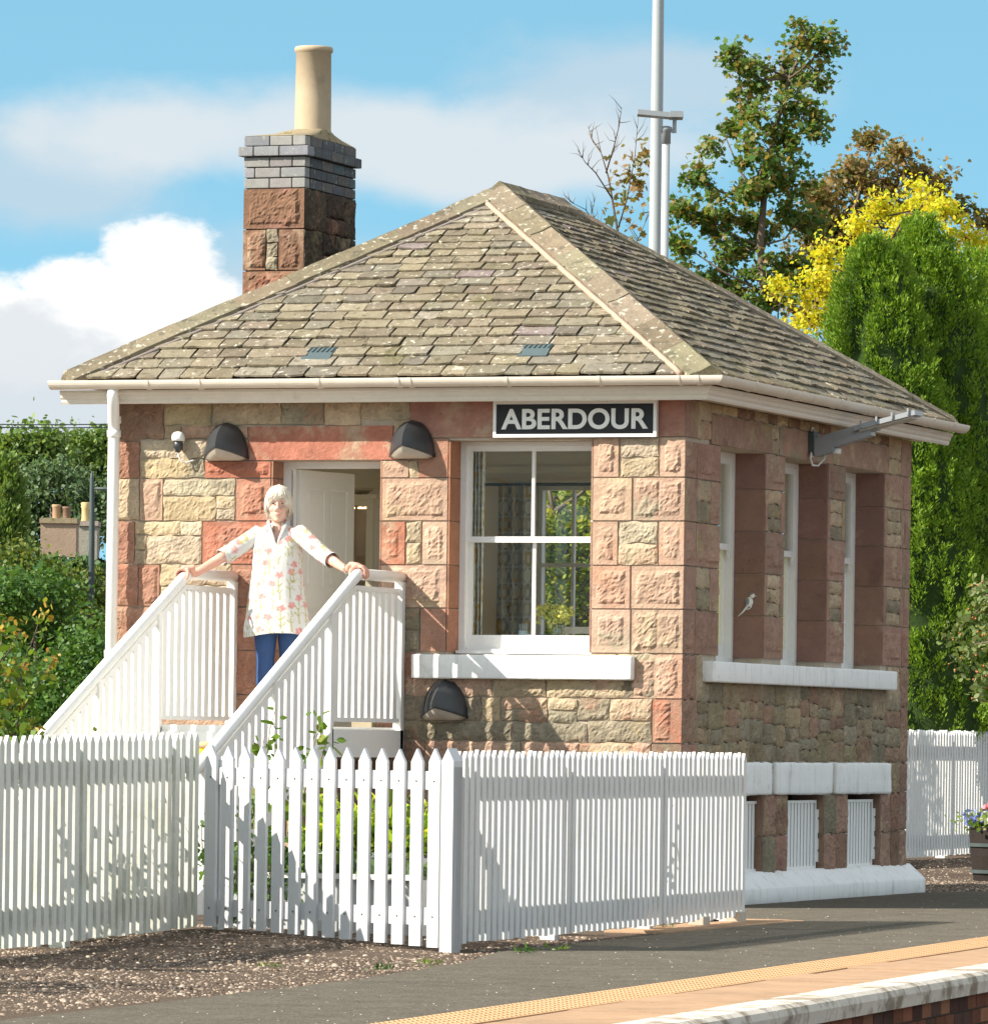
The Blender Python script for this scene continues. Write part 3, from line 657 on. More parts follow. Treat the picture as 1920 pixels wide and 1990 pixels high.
for u0, u1, s0, s1 in vents:
    v = MB()
    v.add([rf(u0, s0, .03), rf(u1, s0, .03), rf(u1, s0+.10, .034), rf(u0, s0+.10, .034), rf(u0, s0, .0), rf(u1, s0, .0)], [(0, 1, 2, 3), (4, 5, 1, 0)])
    v.add([rf(u0, s0+.10, .034), rf(u1, s0+.10, .034), rf(u1, s1+.02, .012), rf(u0, s1+.02, .012)], [(0, 1, 2, 3)])
    for i in range(6):
        a = u0+.02+(u1-u0-.04)*i/5; v.obox(rf(a, s0+.105, .033), np.array(rf(a+.008, s0, 0))-np.array(rf(a, s0, 0)), np.array(rf(a, s1, .012))-np.array(rf(a, s0+.1, .034)), np.array(rf(a, s0, .008))-np.array(rf(a, s0, 0)))
    v.build('roof_vent', VENT, rob)
# hip and ridge stones: two wings meeting over each hip, in short lengths
def caps(name, P, Q, wa, wb, dira, dirb, lift=.058, th=.055, le=.42, first=0):
    P, Q = np.array(P), np.array(Q); d = Q-P; n = max(2, int(np.linalg.norm(d)/le)); mb = MB()
    da, db = np.array(dira, float), np.array(dirb, float)
    for i in range(n):
        p, q = P+d*(i/n)+d/np.linalg.norm(d)*.003, P+d*((i+1)/n)-d/np.linalg.norm(d)*.003
        dz = np.array([0, 0, lift+random.uniform(-.004, .006)]); c = jit(random.choice([(.245, .205, .145), (.22, .185, .125), (.265, .22, .16)]), .12, .04)
        k = 5; vs = []
        for t in np.linspace(0, 1, k):
            o = p+(q-p)*t+dz; jn = lambda s_: .006*MN.noise((o[0]*6, o[1]*6, s_))
            vs += [o+da*wa-[0, 0, th*.9], o+da*wa+[0, 0, jn(1)], o+da*wa*.5+[0, 0, jn(3)], o+[0, 0, .012+jn(2)], o+db*wb*.5+[0, 0, jn(5)], o+db*wb+[0, 0, jn(4)], o+db*wb-[0, 0, th*.9]]
        m7 = 7
        fs = [(a*m7+j, a*m7+j+1, (a+1)*m7+j+1, (a+1)*m7+j) for a in range(k-1) for j in range(m7-1)]+[tuple(range(m7))[::-1], tuple(range((k-1)*m7, k*m7))]
        mb.add(vs, fs, c)
    return mb.build(name, HIPSTONE, rob)
E1, E0, E2 = (EO, -EO, ZE), (-W-EO, -EO, ZE), (EO, L+EO, ZE)
tA, tB = (XC, YC0, ZE+RISE), (XC, YC1, ZE+RISE)
# directions lying in a slope, square to the hip: along front slope and along side slope
def inslope(hip, other):                # unit vector in the plane of the slope, at right angles to the hip, pointing to 'other'
    h = np.array(hip, float); h /= np.linalg.norm(h); o = np.array(other, float); o = o-h*np.dot(o, h); return o/np.linalg.norm(o)
hR = np.array(tA)-np.array(E1); hL = np.array(tA)-np.array(E0); hB = np.array(tB)-np.array(E2)
caps('hip_cap', E1, tA, .165, .09, inslope(hR, (-1, 0, 0)), inslope(hR, (0, 1, 0)))
caps('hip_cap', E0, tA, .15, .10, inslope(hL, (1, 0, 0)), inslope(hL, (0, 1, 0)))
caps('hip_cap', E2, tB, .16, .13, inslope(hB, (0, -1, 0)), inslope(hB, (-1, 0, 0)))
caps('ridge_cap', (XC, YC0-.05, ZE+RISE+.01), (XC, YC1+.05, ZE+RISE+.01), .16, .16, (CA, 0, -SA), (-CA, 0, -SA))
m = MB(); o = inslope(hR, (-1, 0, 0)); nrm = np.array([0, -SA, CA])
pts = [np.array(E1)+hR*t+o*(.178+.006*MN.noise((t*40, 2, 0)))+nrm*.03 for t in np.linspace(.03, .96, 60)]
m.tube(pts, [.022+.005*MN.noise((i*.7, 1, 1)) for i in range(60)], 6); m.build('mortar_fillet', FILLET, rob, True)
m = MB(); o = inslope(hL, (1, 0, 0)); pts = [np.array(E0)+hL*t+o*.165+nrm*.022 for t in np.linspace(.05, .96, 40)]
m.tube(pts, .016, 6); m.build('lead_flashing', mat('lead', (.25, .21, .19), .7, .15, 6), rob, True)
# eaves: soffit, fascia moulding, gutter with collars, downpipe
m = MB(); m.box((-W-.22, -.21, 3.563), (.21, .02, 3.58)); m.box((-.02, .02, 3.563), (.21, L+.2, 3.58)); m.build('soffit', CREAM, bld)
prof = [(.0, 3.535), (.012, 3.535), (.02, 3.55), (.02, 3.566), (.032, 3.58), (.036, 3.60), (.05, 3.612), (.05, 3.632), (.0, 3.632)]
m = MB()
m.extrude(prof, -W-.3, .215, lambda t, p: (t if t < 0 else t+p[0], -.215-p[0], p[1])); m.extrude(prof, -.215, L+.27, lambda t, p: (.215+p[0]+.0006, t if t > 0 else t-p[0], p[1]))
m.build('fascia', CREAM, bld)
def gprof(r0=.063, r1=.055): return [(r0*math.cos(a), r0*math.sin(a)) for a in np.linspace(math.pi, 2*math.pi, 13)]+[(r0, .006), (r0-.01, .006)]+[(r1*math.cos(a), r1*math.sin(a)) for a in np.linspace(2*math.pi, math.pi, 13)]
GY, GZ = -.325, 3.696
m = MB(); pr = gprof()
gl = 4.34+.34
m.extrude(pr, -gl, .325, lambda t, p: (t if t < 0 else t-p[0], GY+p[0], GZ+p[1]-.002*math.sin(t*2))); m.extrude(pr, -.325, L+.33, lambda t, p: (.325-p[0], t if t > 0 else t+p[0], GZ+p[1]-.001))
gut = m.build('gutter', CREAM, bld, False)
m = MB(); pr = gprof(.0685, .0625)
for x in (-3.93, -3.53, -2.62, -2.02, -1.93, -1.20, -.52, .06, .19): m.extrude(pr, x, x+random.choice([.018, .03]), lambda t, p: (t, GY+p[0], GZ+p[1]))
for y in (-.1, .42, 1.2, 1.55, 2.5, 3.35, 3.5, 4.3, 5.0, 5.6): m.extrude(pr, y, y+.02, lambda t, p: (.325-p[0], t, GZ+p[1]))
build_each(m, 'collar', CREAM, gut)
dp = MB(); dx = -4.272
dp.tube([(dx+.066, GY+.02, 3.65), (dx+.066, GY+.02, 3.585), (dx+.058, GY+.05, 3.54), (dx+.012, -.16, 3.42), (dx, -.125, 3.37), (dx, -.125, 3.3), (dx, -.125, .05)], .042, 16)
dpo = dp.build('downpipe', WHITE, bld, True)
m = MB()
for z in (3.30, 3.40, 1.72): m.lathe((dx, -.125, z), [(.043, 0), (.05, .003), (.05, .05), (.043, .053)], 16)
m.box((dx-.008, -.12, 3.31), (dx+.008, .02, 3.33)); m.box((dx+.04, -.135, 1.735), (dx+.075, -.115, 1.755)); m.box((dx-.008, -.12, 1.73), (dx+.008, .02, 1.75)); m.build('pipe_collars', WHITE, dpo, True)
# ------------------------------------------------------------------ chimney
X0c, X1c, Y0c, Y1c = -4.352, -3.848, 2.45, 3.50
ch = MB(); ch.box((X0c+.02, Y0c+.015, 3.9), (X1c-.015, Y1c-.02, 5.72), (.10, .075, .06))
cf = lambda a, z, o: (a, Y0c-o, z); cs = lambda a, z, o: (X1c+o, a, z); cbk = lambda a, z, o: (X0c-o, -a, z)
CR = (.225, .13, .085)
def C_(mp, *a, **k): stone(ch, mp, *a, **k)
C_(cf, X0c, 5.015, X1c, 5.325, CR, 'drafted', [(.1, .1, .9, .97)]); C_(cf, X0c, 4.70, -4.16, 5.015, CR, 'drafted', [(.28, .1, .92, .93)]); C_(cf, -4.06, 4.70, X1c, 5.015, CR, 'drafted', [(.12, .08, .78, .93)])
for q in range(3): C_(cf, -4.16, 4.70+q*.105, -4.06, 4.70+(q+1)*.105, GREY)
C_(cf, X0c, 4.35, X1c, 4.70, CR, 'drafted', [(.1, .05, .9, .95)])
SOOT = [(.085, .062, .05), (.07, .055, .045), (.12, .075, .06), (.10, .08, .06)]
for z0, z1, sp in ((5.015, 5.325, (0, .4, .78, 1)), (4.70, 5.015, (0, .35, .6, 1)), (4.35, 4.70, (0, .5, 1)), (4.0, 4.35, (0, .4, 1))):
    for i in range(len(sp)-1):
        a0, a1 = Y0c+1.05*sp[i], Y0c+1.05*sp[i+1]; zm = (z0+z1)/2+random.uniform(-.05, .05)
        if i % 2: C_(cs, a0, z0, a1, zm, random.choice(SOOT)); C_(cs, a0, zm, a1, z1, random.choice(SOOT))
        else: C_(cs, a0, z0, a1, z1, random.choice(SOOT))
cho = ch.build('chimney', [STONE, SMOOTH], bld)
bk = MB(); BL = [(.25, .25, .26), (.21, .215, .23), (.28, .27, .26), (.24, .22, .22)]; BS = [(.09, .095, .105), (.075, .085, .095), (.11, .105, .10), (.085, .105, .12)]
for r in range(5):
    z0 = 5.328+r*.0805; z1 = z0+.072; o = .035 if r == 3 else 0; o += random.uniform(0, .002)
    xs = [X0c-o, X0c+.21, X0c+.395, X1c+o] if r % 2 == 0 else [X0c-o, X0c+.09, X0c+.30, X1c+o]
    for i in range(3):
        chamfered(bk, (xs[i]+.004, Y0c-o, z0), (xs[i+1]-.004, Y0c+.1, z1), r=.006, wob=.002, cell=.3, col=jit(random.choice(BL), .12))
    n = 5 if r % 2 == 0 else 4; yy = np.linspace(Y0c+.104, Y1c+o, n*1+1)
    yy = np.linspace(Y0c+.104 if r % 2 == 0 else Y0c+.104, Y1c+o, 5)
    for i in range(4):
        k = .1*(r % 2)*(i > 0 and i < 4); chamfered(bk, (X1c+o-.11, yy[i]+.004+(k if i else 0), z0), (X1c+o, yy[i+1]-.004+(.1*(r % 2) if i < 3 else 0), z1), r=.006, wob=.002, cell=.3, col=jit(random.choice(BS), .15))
bk.hascol = True
bk.box((X0c+.03, Y0c+.02, 5.32), (X1c-.02, Y1c-.02, 5.72), (.06, .055, .05))
bk.build('brick_head', BRICKD, cho)
pot = (-4.0, 2.97)
m = MB(); N = 24; vs = []
for k, (f, z) in enumerate(((0, 5.725), (.55, 5.762), (.85, 5.80), (1, 5.812))):
    for j in range(N):
        t = 2*math.pi*j/N; cx, cy = math.cos(t), math.sin(t); q = 1/max(abs(cx), abs(cy))
        sx, sy = (X0c+X1c)/2+cx*q*.25, (Y0c+Y1c)/2+cy*q*.52
        tx, ty = pot[0]+cx*.136, pot[1]+cy*.136
        vs.append((sx+(tx-sx)*f+.01*MN.noise((t*3, k, 0)), sy+(ty-sy)*f, z+.012*MN.noise((t*2.5, k, 5))*(0 < k)))
m.add(vs, [(k*N+j, k*N+(j+1) % N, (k+1)*N+(j+1) % N, (k+1)*N+j) for k in range(3) for j in range(N)]); m.build('mortar_haunching', MORTARDARK, cho, True)
m = MB(); m.lathe((pot[0], pot[1], 5.76), [(.140, 0), (.138, .3), (.134, .645), (.146, .652), (.148, .678), (.142, .69), (.118, .69), (.115, .2)], 32, cap=False); m.build('chimney_pot', POT, cho, True)
# ------------------------------------------------------------------ front window
def rect_ring(mb, mp, a0, a1, z0, z1, w_, d0, d1, wt=None, wb=None):
    wt = w_ if wt is None else wt; wb = w_ if wb is None else wb
    for (p, q, r, s) in ((a0, a0+w_, z0, z1), (a1-w_, a1, z0, z1), (a0+w_, a1-w_, z0, z0+wb), (a0+w_, a1-w_, z1-wt, z1)):
        A_, B_ = mp(p, r, d0), mp(q, s, d1); mb.box(np.minimum(A_, B_), np.maximum(A_, B_))
def mbox(mb, mp, a0, a1, z0, z1, d0, d1, mi=0):
    A_, B_ = mp(a0, z0, d0), mp(a1, z1, d1); mb.box(np.minimum(A_, B_), np.maximum(A_, B_), mi=mi)
m = MB(); rect_ring(m, fmap, WX0+.014, WX1-.014, WB+.012, WT-.002, .045, -.30, -.205, .03, .03); m.box((WX0+.014, .15, WB+.008), (WX1-.014, .30, WB+.03))
win = m.build('window', WHITE, bld)
a0, a1 = WX0+.059, WX1-.059; MZ = 2.582; bx = -1.2
m = MB(); rect_ring(m, fmap, a0, a1, MZ-.02, WT-.032, .03, -.262, -.228, .035, .042); mbox(m, fmap, bx-.011, bx+.011, MZ+.022, WT-.067, -.258, -.232); m.build('upper_sash', WHITE, win)
m = MB(); rect_ring(m, fmap, a0, a1, WB+.042, MZ+.02, .032, -.298, -.266, .036, .10); mbox(m, fmap, bx-.012, bx+.012, WB+.142, MZ-.016, -.294, -.270); m.build('lower_sash', WHITE, win)
m = MB(); mbox(m, fmap, a0+.02, a1-.02, MZ, WT-.06, -.247, -.244); m.build('pane', GLASS, win)
m = MB(); mbox(m, fmap, a0+.02, a1-.02, WB+.12, MZ, -.283, -.280); m.build('pane', GLASS, win)
BLIND = leafmat('white_blind', [(.85, .85, .83), (.85, .85, .83)], .6)
# side windows
for o0, o1 in OP:
    m = MB(); rect_ring(m, smap, o0+.012, o1-.012, 1.742, 3.266, .05, -.32, -.225, .035, .04); wi = m.build('window', WHITE, bld)
    q0, q1 = o0+.064, o1-.064
    m = MB(); rect_ring(m, smap, q0, q1, MZ-.02, 3.23, .045, -.275, -.235, .045, .045); m.box((-.25, q1-.05, MZ-.075), (-.236, q1-.02, MZ-.02)); m.build('upper_sash', WHITE, wi)
    m = MB(); rect_ring(m, smap, q0, q1, 1.784, MZ+.02, .05, -.315, -.278, .04, .09); m.build('lower_sash', WHITE, wi)
    m = MB(); mbox(m, smap, q0+.03, q1-.03, MZ, 3.2, -.257, -.253); m.build('pane', DIMGLASS, wi)
    m = MB(); mbox(m, smap, q0+.05, q1-.05, 1.86, MZ, -.300, -.2995); m.build('blind', BLIND, wi)
lmap = lambda a, z, o: (-W-o, a, z)
for a0, a1 in LW:  # the added, unseen window that brings light into the room
    m = MB(); rect_ring(m, lmap, a0+.003, a1-.003, 1.753, 3.267, .05, -.30, -.22); mbox(m, lmap, a0+.053, a1-.053, 2.56, 2.60, -.29, -.23); wi = m.build('window', WHITE, bld); m = MB(); mbox(m, lmap, a0+.05, a1-.05, 1.8, 3.22, -.257, -.253); m.build('pane', MATS['side_glass'], wi)
# rear window
YR = L-.2
rmap = lambda a, z, o: (a, YR+o, z)
m = MB(); rect_ring(m, rmap, RW0+.002, RW1-.002, RWB, RWT-.002, .035, 0, .07); mbox(m, rmap, -2.745, -2.722, RWB+.035, RWT-.037, .005, .05); mbox(m, rmap, RW0+.037, RW1-.037, 2.555, 2.585, .01, .055); wr = m.build('window', WHITE, bld)
m = MB(); mbox(m, rmap, RW0+.03, RW1-.03, RWB+.03, RWT-.03, .03, .033); m.build('pane', glassmat('rear_glass', .03), wr)
# ------------------------------------------------------------------ room inside
m = MB(); I = .312
m.box((-W+I-.01, I, LAND-.04), (-I, L-I, LAND-.002), mi=1)
m.box((-W+I-.01, I, 3.46), (-I, L-I, 3.48))

for a0, a1, z0, z1 in [(I, .6, LAND, 3.46), (2.35, L-I, LAND, 3.46), (.6, 2.35, LAND, 1.75), (.6, 2.35, 3.27, 3.46)]: m.box((-W+I-.008, a0, z0), (-W+I+.002, a1, z1))
for a0, a1, z0, z1 in [(-W+I, RW0-.02, LAND, 3.46), (RW1+.02, -I, LAND, 3.46), (RW0-.02, RW1+.02, LAND, RWB-.02), (RW0-.02, RW1+.02, RWT+.02, 3.46)]: m.box((a0, L-I, z0), (a1, L-I+.008, z1))
ed = [I]+[q for o_ in OP for q in o_]+[L-I]
for i in range(0, len(ed), 2): m.box((-I-.004, ed[i], LAND), (-I+.004, ed[i+1], 3.46))
for o0, o1 in OP: m.box((-I-.004, o0, LAND), (-I+.004, o1, 1.74)); m.box((-I-.004, o0, 3.27), (-I+.004, o1, 3.46))
m.box((-W+I, L-I-.05, 3.30), (-I, L-I, 3.35)); m.box((-W+I, L-I-.03, 3.23), (-I, L-I, 3.25))
m.box((RW0-.09, L-I-.03, RWB-.1), (RW0-.02, L-I, RWT+.02)); m.box((RW0-.15, L-I-.10, RWB-.06), (RW1+.1, L-I, RWB-.03))
m.build('room_lining', [ROOMWALL, ROOMFLOOR], bld)
# door frame and open leaf
m = MB(); yf = .2
m.box((DX0+.013, yf, LAND), (DX0+.075, yf+.1, DT)); m.box((DX1-.05, yf, LAND), (DX1-.013, yf+.1, DT)); m.box((DX0+.075, yf, DT-.045), (DX1-.05, yf+.1, DT))
dfr = m.build('door_frame', WHITE, bld)
hx, hy = DX0+.082, yf+.11; an = math.radians(80); du = np.array([math.cos(an), math.sin(an), 0]); dn = np.array([math.sin(an), -math.cos(an), 0]); DW = .74
m = MB(); z0, z1 = LAND+.01, DT-.05
def leaf(mb, u0, u1, za, zb, n0, n1): mb.obox(np.array([hx, hy, za])+du*u0+dn*n0, du*(u1-u0), dn*(n1-n0), (0, 0, zb-za))
leaf(m, 0, DW, z0, z1, -.02, .014)
leaf(m, 0, .10, z0, z1, .014, .024); leaf(m, DW-.10, DW, z0, z1, .014, .024); leaf(m, .33, .41, z0, z1, .014, .024)
for za, zb in ((z0, z0+.2), (z0+.85, z0+1.0), (z1-.13, z1)):
    leaf(m, .10, .33, za, zb, .014, .024); leaf(m, .41, DW-.10, za, zb, .014, .024)
for ua, ub in ((.125, .305), (.435, DW-.125)):
    for za, zb in ((z0+.225, z0+.825), (z0+1.025, z1-.155)): leaf(m, ua, ub, za, zb, .014, .021)
dl = m.build('door', WHITE, bld)
m = MB(); m.box((hx-.012, yf-.004, 2.56), (hx+.012, yf+.0, 2.78)); m.box((hx-.004, yf-.004, 2.78), (hx+.003, yf, 3.08)); m.build('hinge', LAMPGREY, dl)
m = MB(); m.box((DX0+.02, -.06, LAND-.08), (DX1-.02, .22, LAND-.004)); m.build('doorstep', GREYWOOD, bld)

# ------------------------------------------------------------------ things on the walls
sg = thing('station_sign', (-.80, -.03, 3.415), 'black name board with white ABERDOUR lettering and white frame above the front window', 'sign')
X0s, X1s, Z0s, Z1s = -1.402, -.194, 3.290, 3.545
m = MB(); m.box((X0s+.02, -.05, Z0s+.02), (X1s-.02, -.035, Z1s-.02)); m.build('board', SIGNBLACK, sg)
m = MB(); rect_ring(m, fmap, X0s, X1s, Z0s, Z1s, .022, .02, .062); m.build('frame', WHITE, sg)
fc = bpy.data.curves.new('lettering', 'FONT'); fc.body = 'ABERDOUR'; fc.size = 1; fc.extrude = .01; fc.offset = .026; fc.space_character = 1.02; fc.align_x = 'LEFT'
fo = bpy.data.objects.new('lettering', fc); COL.objects.link(fo); bpy.context.view_layer.update()
bb = np.array([v[:] for v in fo.bound_box]); lo, hi = bb.min(0), bb.max(0)
tw, thh = 1.085, .146; sx, sz = tw/(hi[0]-lo[0]), thh/(hi[1]-lo[1])
fo.parent = sg; fo.rotation_euler = (math.pi/2, 0, 0); fo.scale = (sx, sz, .3)
fo.location = (-.80-tw/2-lo[0]*sx+.80, -.053+.03, 3.418-thh/2-lo[1]*sz-3.415); fc.materials.append(WHITE)
bpy.context.view_layer.update()
lm_ = bpy.data.meshes.new_from_object(fo.evaluated_get(bpy.context.evaluated_depsgraph_get())); lo_ = bpy.data.objects.new('letters', lm_); COL.objects.link(lo_); lo_.parent = sg; lo_.rotation_euler = fo.rotation_euler; lo_.scale = fo.scale; lo_.location = fo.location
bpy.data.objects.remove(fo); lo_.name = 'lettering'
# black dome wall lamps
def dome_lamp(x, z, label, tilt=.09, Wd=.345, Hh=.265, Pp=.21):
    t = thing('wall_lamp', (x, -.02, z), label, 'wall lamp', 'black hooded wall lamps')
    m = MB(); NV, NU = 14, 16; vs = []
    for j in range(NV+1):
        v = j/NV
        for i in range(NU+1):
            u = i/NU*2-1
            ww = Wd/2*math.sqrt(max(0, 1-v**2.1)); pp = Pp*math.sqrt(max(0, 1-v**1.9))
            au = abs(u); px = ww*u; py = pp*(1-au)**.92*(1+.28*au)
            zz = Hh*v+tilt*(1-v)**1.0*(py/max(Pp, 1e-6))*.8
            vs.append((x+px, -.022-py, z+zz))
    fs = [(j*(NU+1)+i, j*(NU+1)+i+1, (j+1)*(NU+1)+i+1, (j+1)*(NU+1)+i) for j in range(NV) for i in range(NU)]
    m.add(vs, fs); o = m.build('hood', BLACK, t, False); 
    for k, pg in enumerate(o.data.polygons): pg.use_smooth = True
    sd = o.modifiers.new('thickness', 'SOLIDIFY'); sd.thickness = .006
    o.data.set_sharp_from_angle(angle=math.radians(35)) if hasattr(o.data, 'set_sharp_from_angle') else None
    m = MB(); ring = [vs[i] for i in range(NU+1)]; c = np.mean(ring, axis=0)
    rings = []
    for f, dz in ((.97, .006), (.75, -.02), (.4, -.034), (0.02, -.038)):
        rings.append([c+(np.array(p)-c)*f+np.array([0, 0, dz]) for p in ring])
    n = NU+1; vv = [p for r in rings for p in r]
    m.add(vv, [(a*n+i, (a+1)*n+i, (a+1)*n+(i+1) % n, a*n+(i+1) % n) for a in range(3) for i in range(n)]); m.build('lens', LENS, t, True)
    m = MB(); m.box((x-Wd/2, -.022, z+.004), (x+Wd/2, .012, z+.03)); m.box((x-.08, -.022, z+.03), (x+.08, .014, z+Hh*.8)); m.build('back_plate', BLACK, t)
    return t
dome_lamp(-3.442, 3.145, 'black hooded wall lamp left of the doorway, beside the small white sensor')
dome_lamp(-2.022, 3.155, 'black hooded wall lamp between the doorway and the front window')
dome_lamp(-1.752, 1.31, 'black hooded wall lamp low under the left end of the white front sill', Wd=.355, Hh=.275)
t = thing('light_sensor', (-3.79, -.0, 3.2), 'small white capped black light sensor with short white cable on stone wall', 'sensor')
m = MB(); m.lathe((-3.79, -.08, 3.275), [(.045, 0), (.048, .02), (.045, .045), (.03, .062), (.008, .068)], 16); m.build('cap', WHITE, t, True)
m = MB(); m.lathe((-3.79, -.08, 3.195), [(.018, 0), (.022, .02), (.034, .03), (.034, .085)], 14); m.box((-3.80, -.08, 3.215), (-3.78, .0, 3.235)); m.build('body', BLACK, t, True)
m = MB(); m.tube([(-3.79, -.08, 3.20), (-3.785, -.08, 3.165), (-3.77, -.075, 3.135), (-3.735, -.06, 3.12), (-3.70, -.04, 3.135), (-3.685, -.02, 3.142)], .006, 6); m.build('cable', WHITE, t, True)
t = thing('platform_floodlight', (0, 2.97, 3.33), 'grey floodlight on a tilted arm bolted high on the shaded side wall', 'floodlight')
m = MB(); m.box((.0, 2.91, 3.325), (.05, 3.03, 3.485)); m.build('wall_bracket', DARKMETAL, t)
m = MB(); yb = 2.99; m.beam((.04, yb, 3.36), (.18, yb, 3.40), .13, .13); m.beam((.10, yb, 3.415), (.52, yb, 3.535), .10, .075); m.beam((.12, yb, 3.37), (.48, yb, 3.48), .12, .05); m.build('arm', LAMPGREY, t)
m = MB(); m.beam((.36, yb, 3.505), (.83, yb, 3.620), .21, .035); m.beam((.40, yb, 3.490), (.80, yb, 3.588), .17, .02, mi=1)
for q in (0, .33, .66, 1): m.beam((.42+.36*q, yb-.112, 3.51+.09*q), (.42+.36*q, yb-.112, 3.56+.09*q), .016, .012, up=(1, 0, 0))
m.build('lamp_head', [LAMPGREY, LENS], t)
m = MB(); m.tube([(.03, 2.915, 3.33), (.03, 2.90, 3.28), (.03, 2.95, 3.235), (.06, 3.0, 3.235), (.10, 3.03, 3.29), (.11, 3.03, 3.34)], .008, 6); m.tube([(.03, 2.92, 3.48), (.03, 2.93, 3.515), (.03, 2.97, 3.51), (.03, 2.98, 3.48)], .007, 6); m.tube([(.03, 2.92, 3.33), (.03, 2.93, 3.30), (.03, 2.98, 3.30), (.03, 3.0, 3.33)], .007, 6)
m.box((.18, yb-.03, 3.32), (.23, yb+.03, 3.36)); m.build('cable', WHITE, t, True)
t = MB(); bx_, by_, bz_ = -.10, 1.85, 2.19
t.ball((bx_, by_, bz_), (.03, .012, .036), 10, 8); t.ball((bx_+.024, by_-.004, bz_+.045), (.020, .013, .019), 8, 6); t.tube([(bx_-.012, by_, bz_-.03), (bx_-.05, by_, bz_-.075), (bx_-.085, by_, bz_-.105)], [.010, .007, .003], 5); t.tube([(bx_+.02, by_, bz_-.03), (bx_+.0, by_-.004, bz_-.05), (bx_-.03, by_, bz_-.055)], .004, 5); t.tube([(bx_+.042, by_-.004, bz_+.045), (bx_+.058, by_-.004, bz_+.041)], [.004, .001], 5)
t.ball((bx_-.012, by_-.008, bz_+.004), (.018, .009, .026), 8, 6, mi=1); t.ball((bx_+.018, by_-.012, bz_+.057), (.014, .008, .009), 8, 6, mi=1)
tag(t.build('bird', [WHITE, mat('bird_grey', (.22, .25, .27), .8, .1)], None, True), 'tiny white and grey bird with long tail on the jamb of the nearest side window', 'bird')
# ================================================================== STAIRS, RAILINGS, FENCES, GATE
XR, XL = -2.09, -3.37
st = thing('entrance_stairs', ((XR+XL)/2, -1.4, 0), 'white painted stairs and landing with slatted railings up to the open door', 'stairs')
LE, RI, TR = -1.37, .155, .33
m = MB(); m.box((XL+.03, LE, LAND-.05), (XR-.03, -.02, LAND)); m.build('landing', WHITE, st)
for X in (XL, XR):
    m = MB(); m.box((X-.03, LE-.02, LAND-.21), (X+.03, -.02, LAND-.018)); m.build('landing_beam', WHITE, st)
for i in range(7):
    y0 = LE-TR*i; z = LAND-RI*(i+1)
    m = MB(); m.box((XL+.03, y0-TR-.02, z-.045), (XR-.03, y0, z)); m.box((XL+.03, y0-.012, z), (XR-.03, y0, z+RI-.045)); m.build('step', WHITE, st)
def slope(y): return .475*(y+.88) if y < -.88 else 0
for X in (XL, XR):
    m = MB(); m.tube([(X, -.03, 2.305), (X, -.5, 2.303), (X, -.80, 2.302), (X, -.88, 2.298), (X, -.98, 2.30+slope(-.98))]+[(X, y, 2.30+slope(y)) for y in (-1.6, -2.4, -3.2, -3.78)], .040, 14)
    m.build('handrail', WHITE, st, True)
    for y in (-.045, -1.40, -2.42, -3.62):
        top = 2.27+slope(y) if y < -.9 else 2.27
        bot = LAND-.2 if y > -1.5 else 0
        m = MB(); m.box((X-.03, y-.03, bot), (X+.03, y+.03, top)); m.build('post', WHITE, st)
    # infill on the landing: frame and slats
    tz = lambda y: 2.205+(.49*(y+.92) if y < -.92 else 0)
    m = MB(); m.beam((X, -.075, 2.205), (X, -.92, 2.205), .03, .035); m.beam((X, -.92, 2.205), (X, -1.37, tz(-1.37)), .03, .035); m.box((X-.015, -1.37, 1.275), (X+.015, -.075, 1.305)); build_each(m, 'panel_rail', WHITE, st)
    for i in range(10):
        y = -.15-.126*i; m = MB(); m.add([(X-.011, y-.038, 1.305), (X+.011, y-.038, 1.305), (X+.011, y+.038, 1.305), (X-.011, y+.038, 1.305), (X-.011, y-.038, tz(y-.038)-.018), (X+.011, y-.038, tz(y-.038)-.018), (X+.011, y+.038, tz(y+.038)-.018), (X-.011, y+.038, tz(y+.038)-.018)], [(0,3,2,1),(4,5,6,7),(0,1,5,4),(1,2,6,5),(2,3,7,6),(3,0,4,7)]); m.build('slat', WHITE, st)
    # infill down the stairs
    tz2 = lambda y: 1.955+.475*(y+1.43)
    for ya, yb in ((-1.43, -2.39), (-2.45, -3.59)):
        m = MB(); m.beam((X, ya, tz2(ya)), (X, yb, tz2(yb)), .03, .035); m.beam((X, ya, tz2(ya)-.80), (X, yb, tz2(yb)-.80), .03, .035); build_each(m, 'panel_rail', WHITE, st)
        n = int((ya-yb)/.126)
        for i in range(n):
            y = ya-.05-(ya-yb-.1)*(i+.5)/n; m = MB(); a_, b_ = tz2(y-.038)-.014, tz2(y+.038)-.014
            m.add([(X-.011, y-.038, a_-.78), (X+.011, y-.038, a_-.78), (X+.011, y+.038, b_-.78), (X-.011, y+.038, b_-.78), (X-.011, y-.038, a_), (X+.011, y-.038, a_), (X+.011, y+.038, b_), (X-.011, y+.038, b_)], [(0,3,2,1),(4,5,6,7),(0,1,5,4),(1,2,6,5),(2,3,7,6),(3,0,4,7)]); m.build('slat', WHITE, st)
    m = MB(); m.beam((X, LE+.05, LAND-.10), (X, -3.75, LAND-.10-.47*2.4), .05, .20); m.build('stringer', WHITE, st)

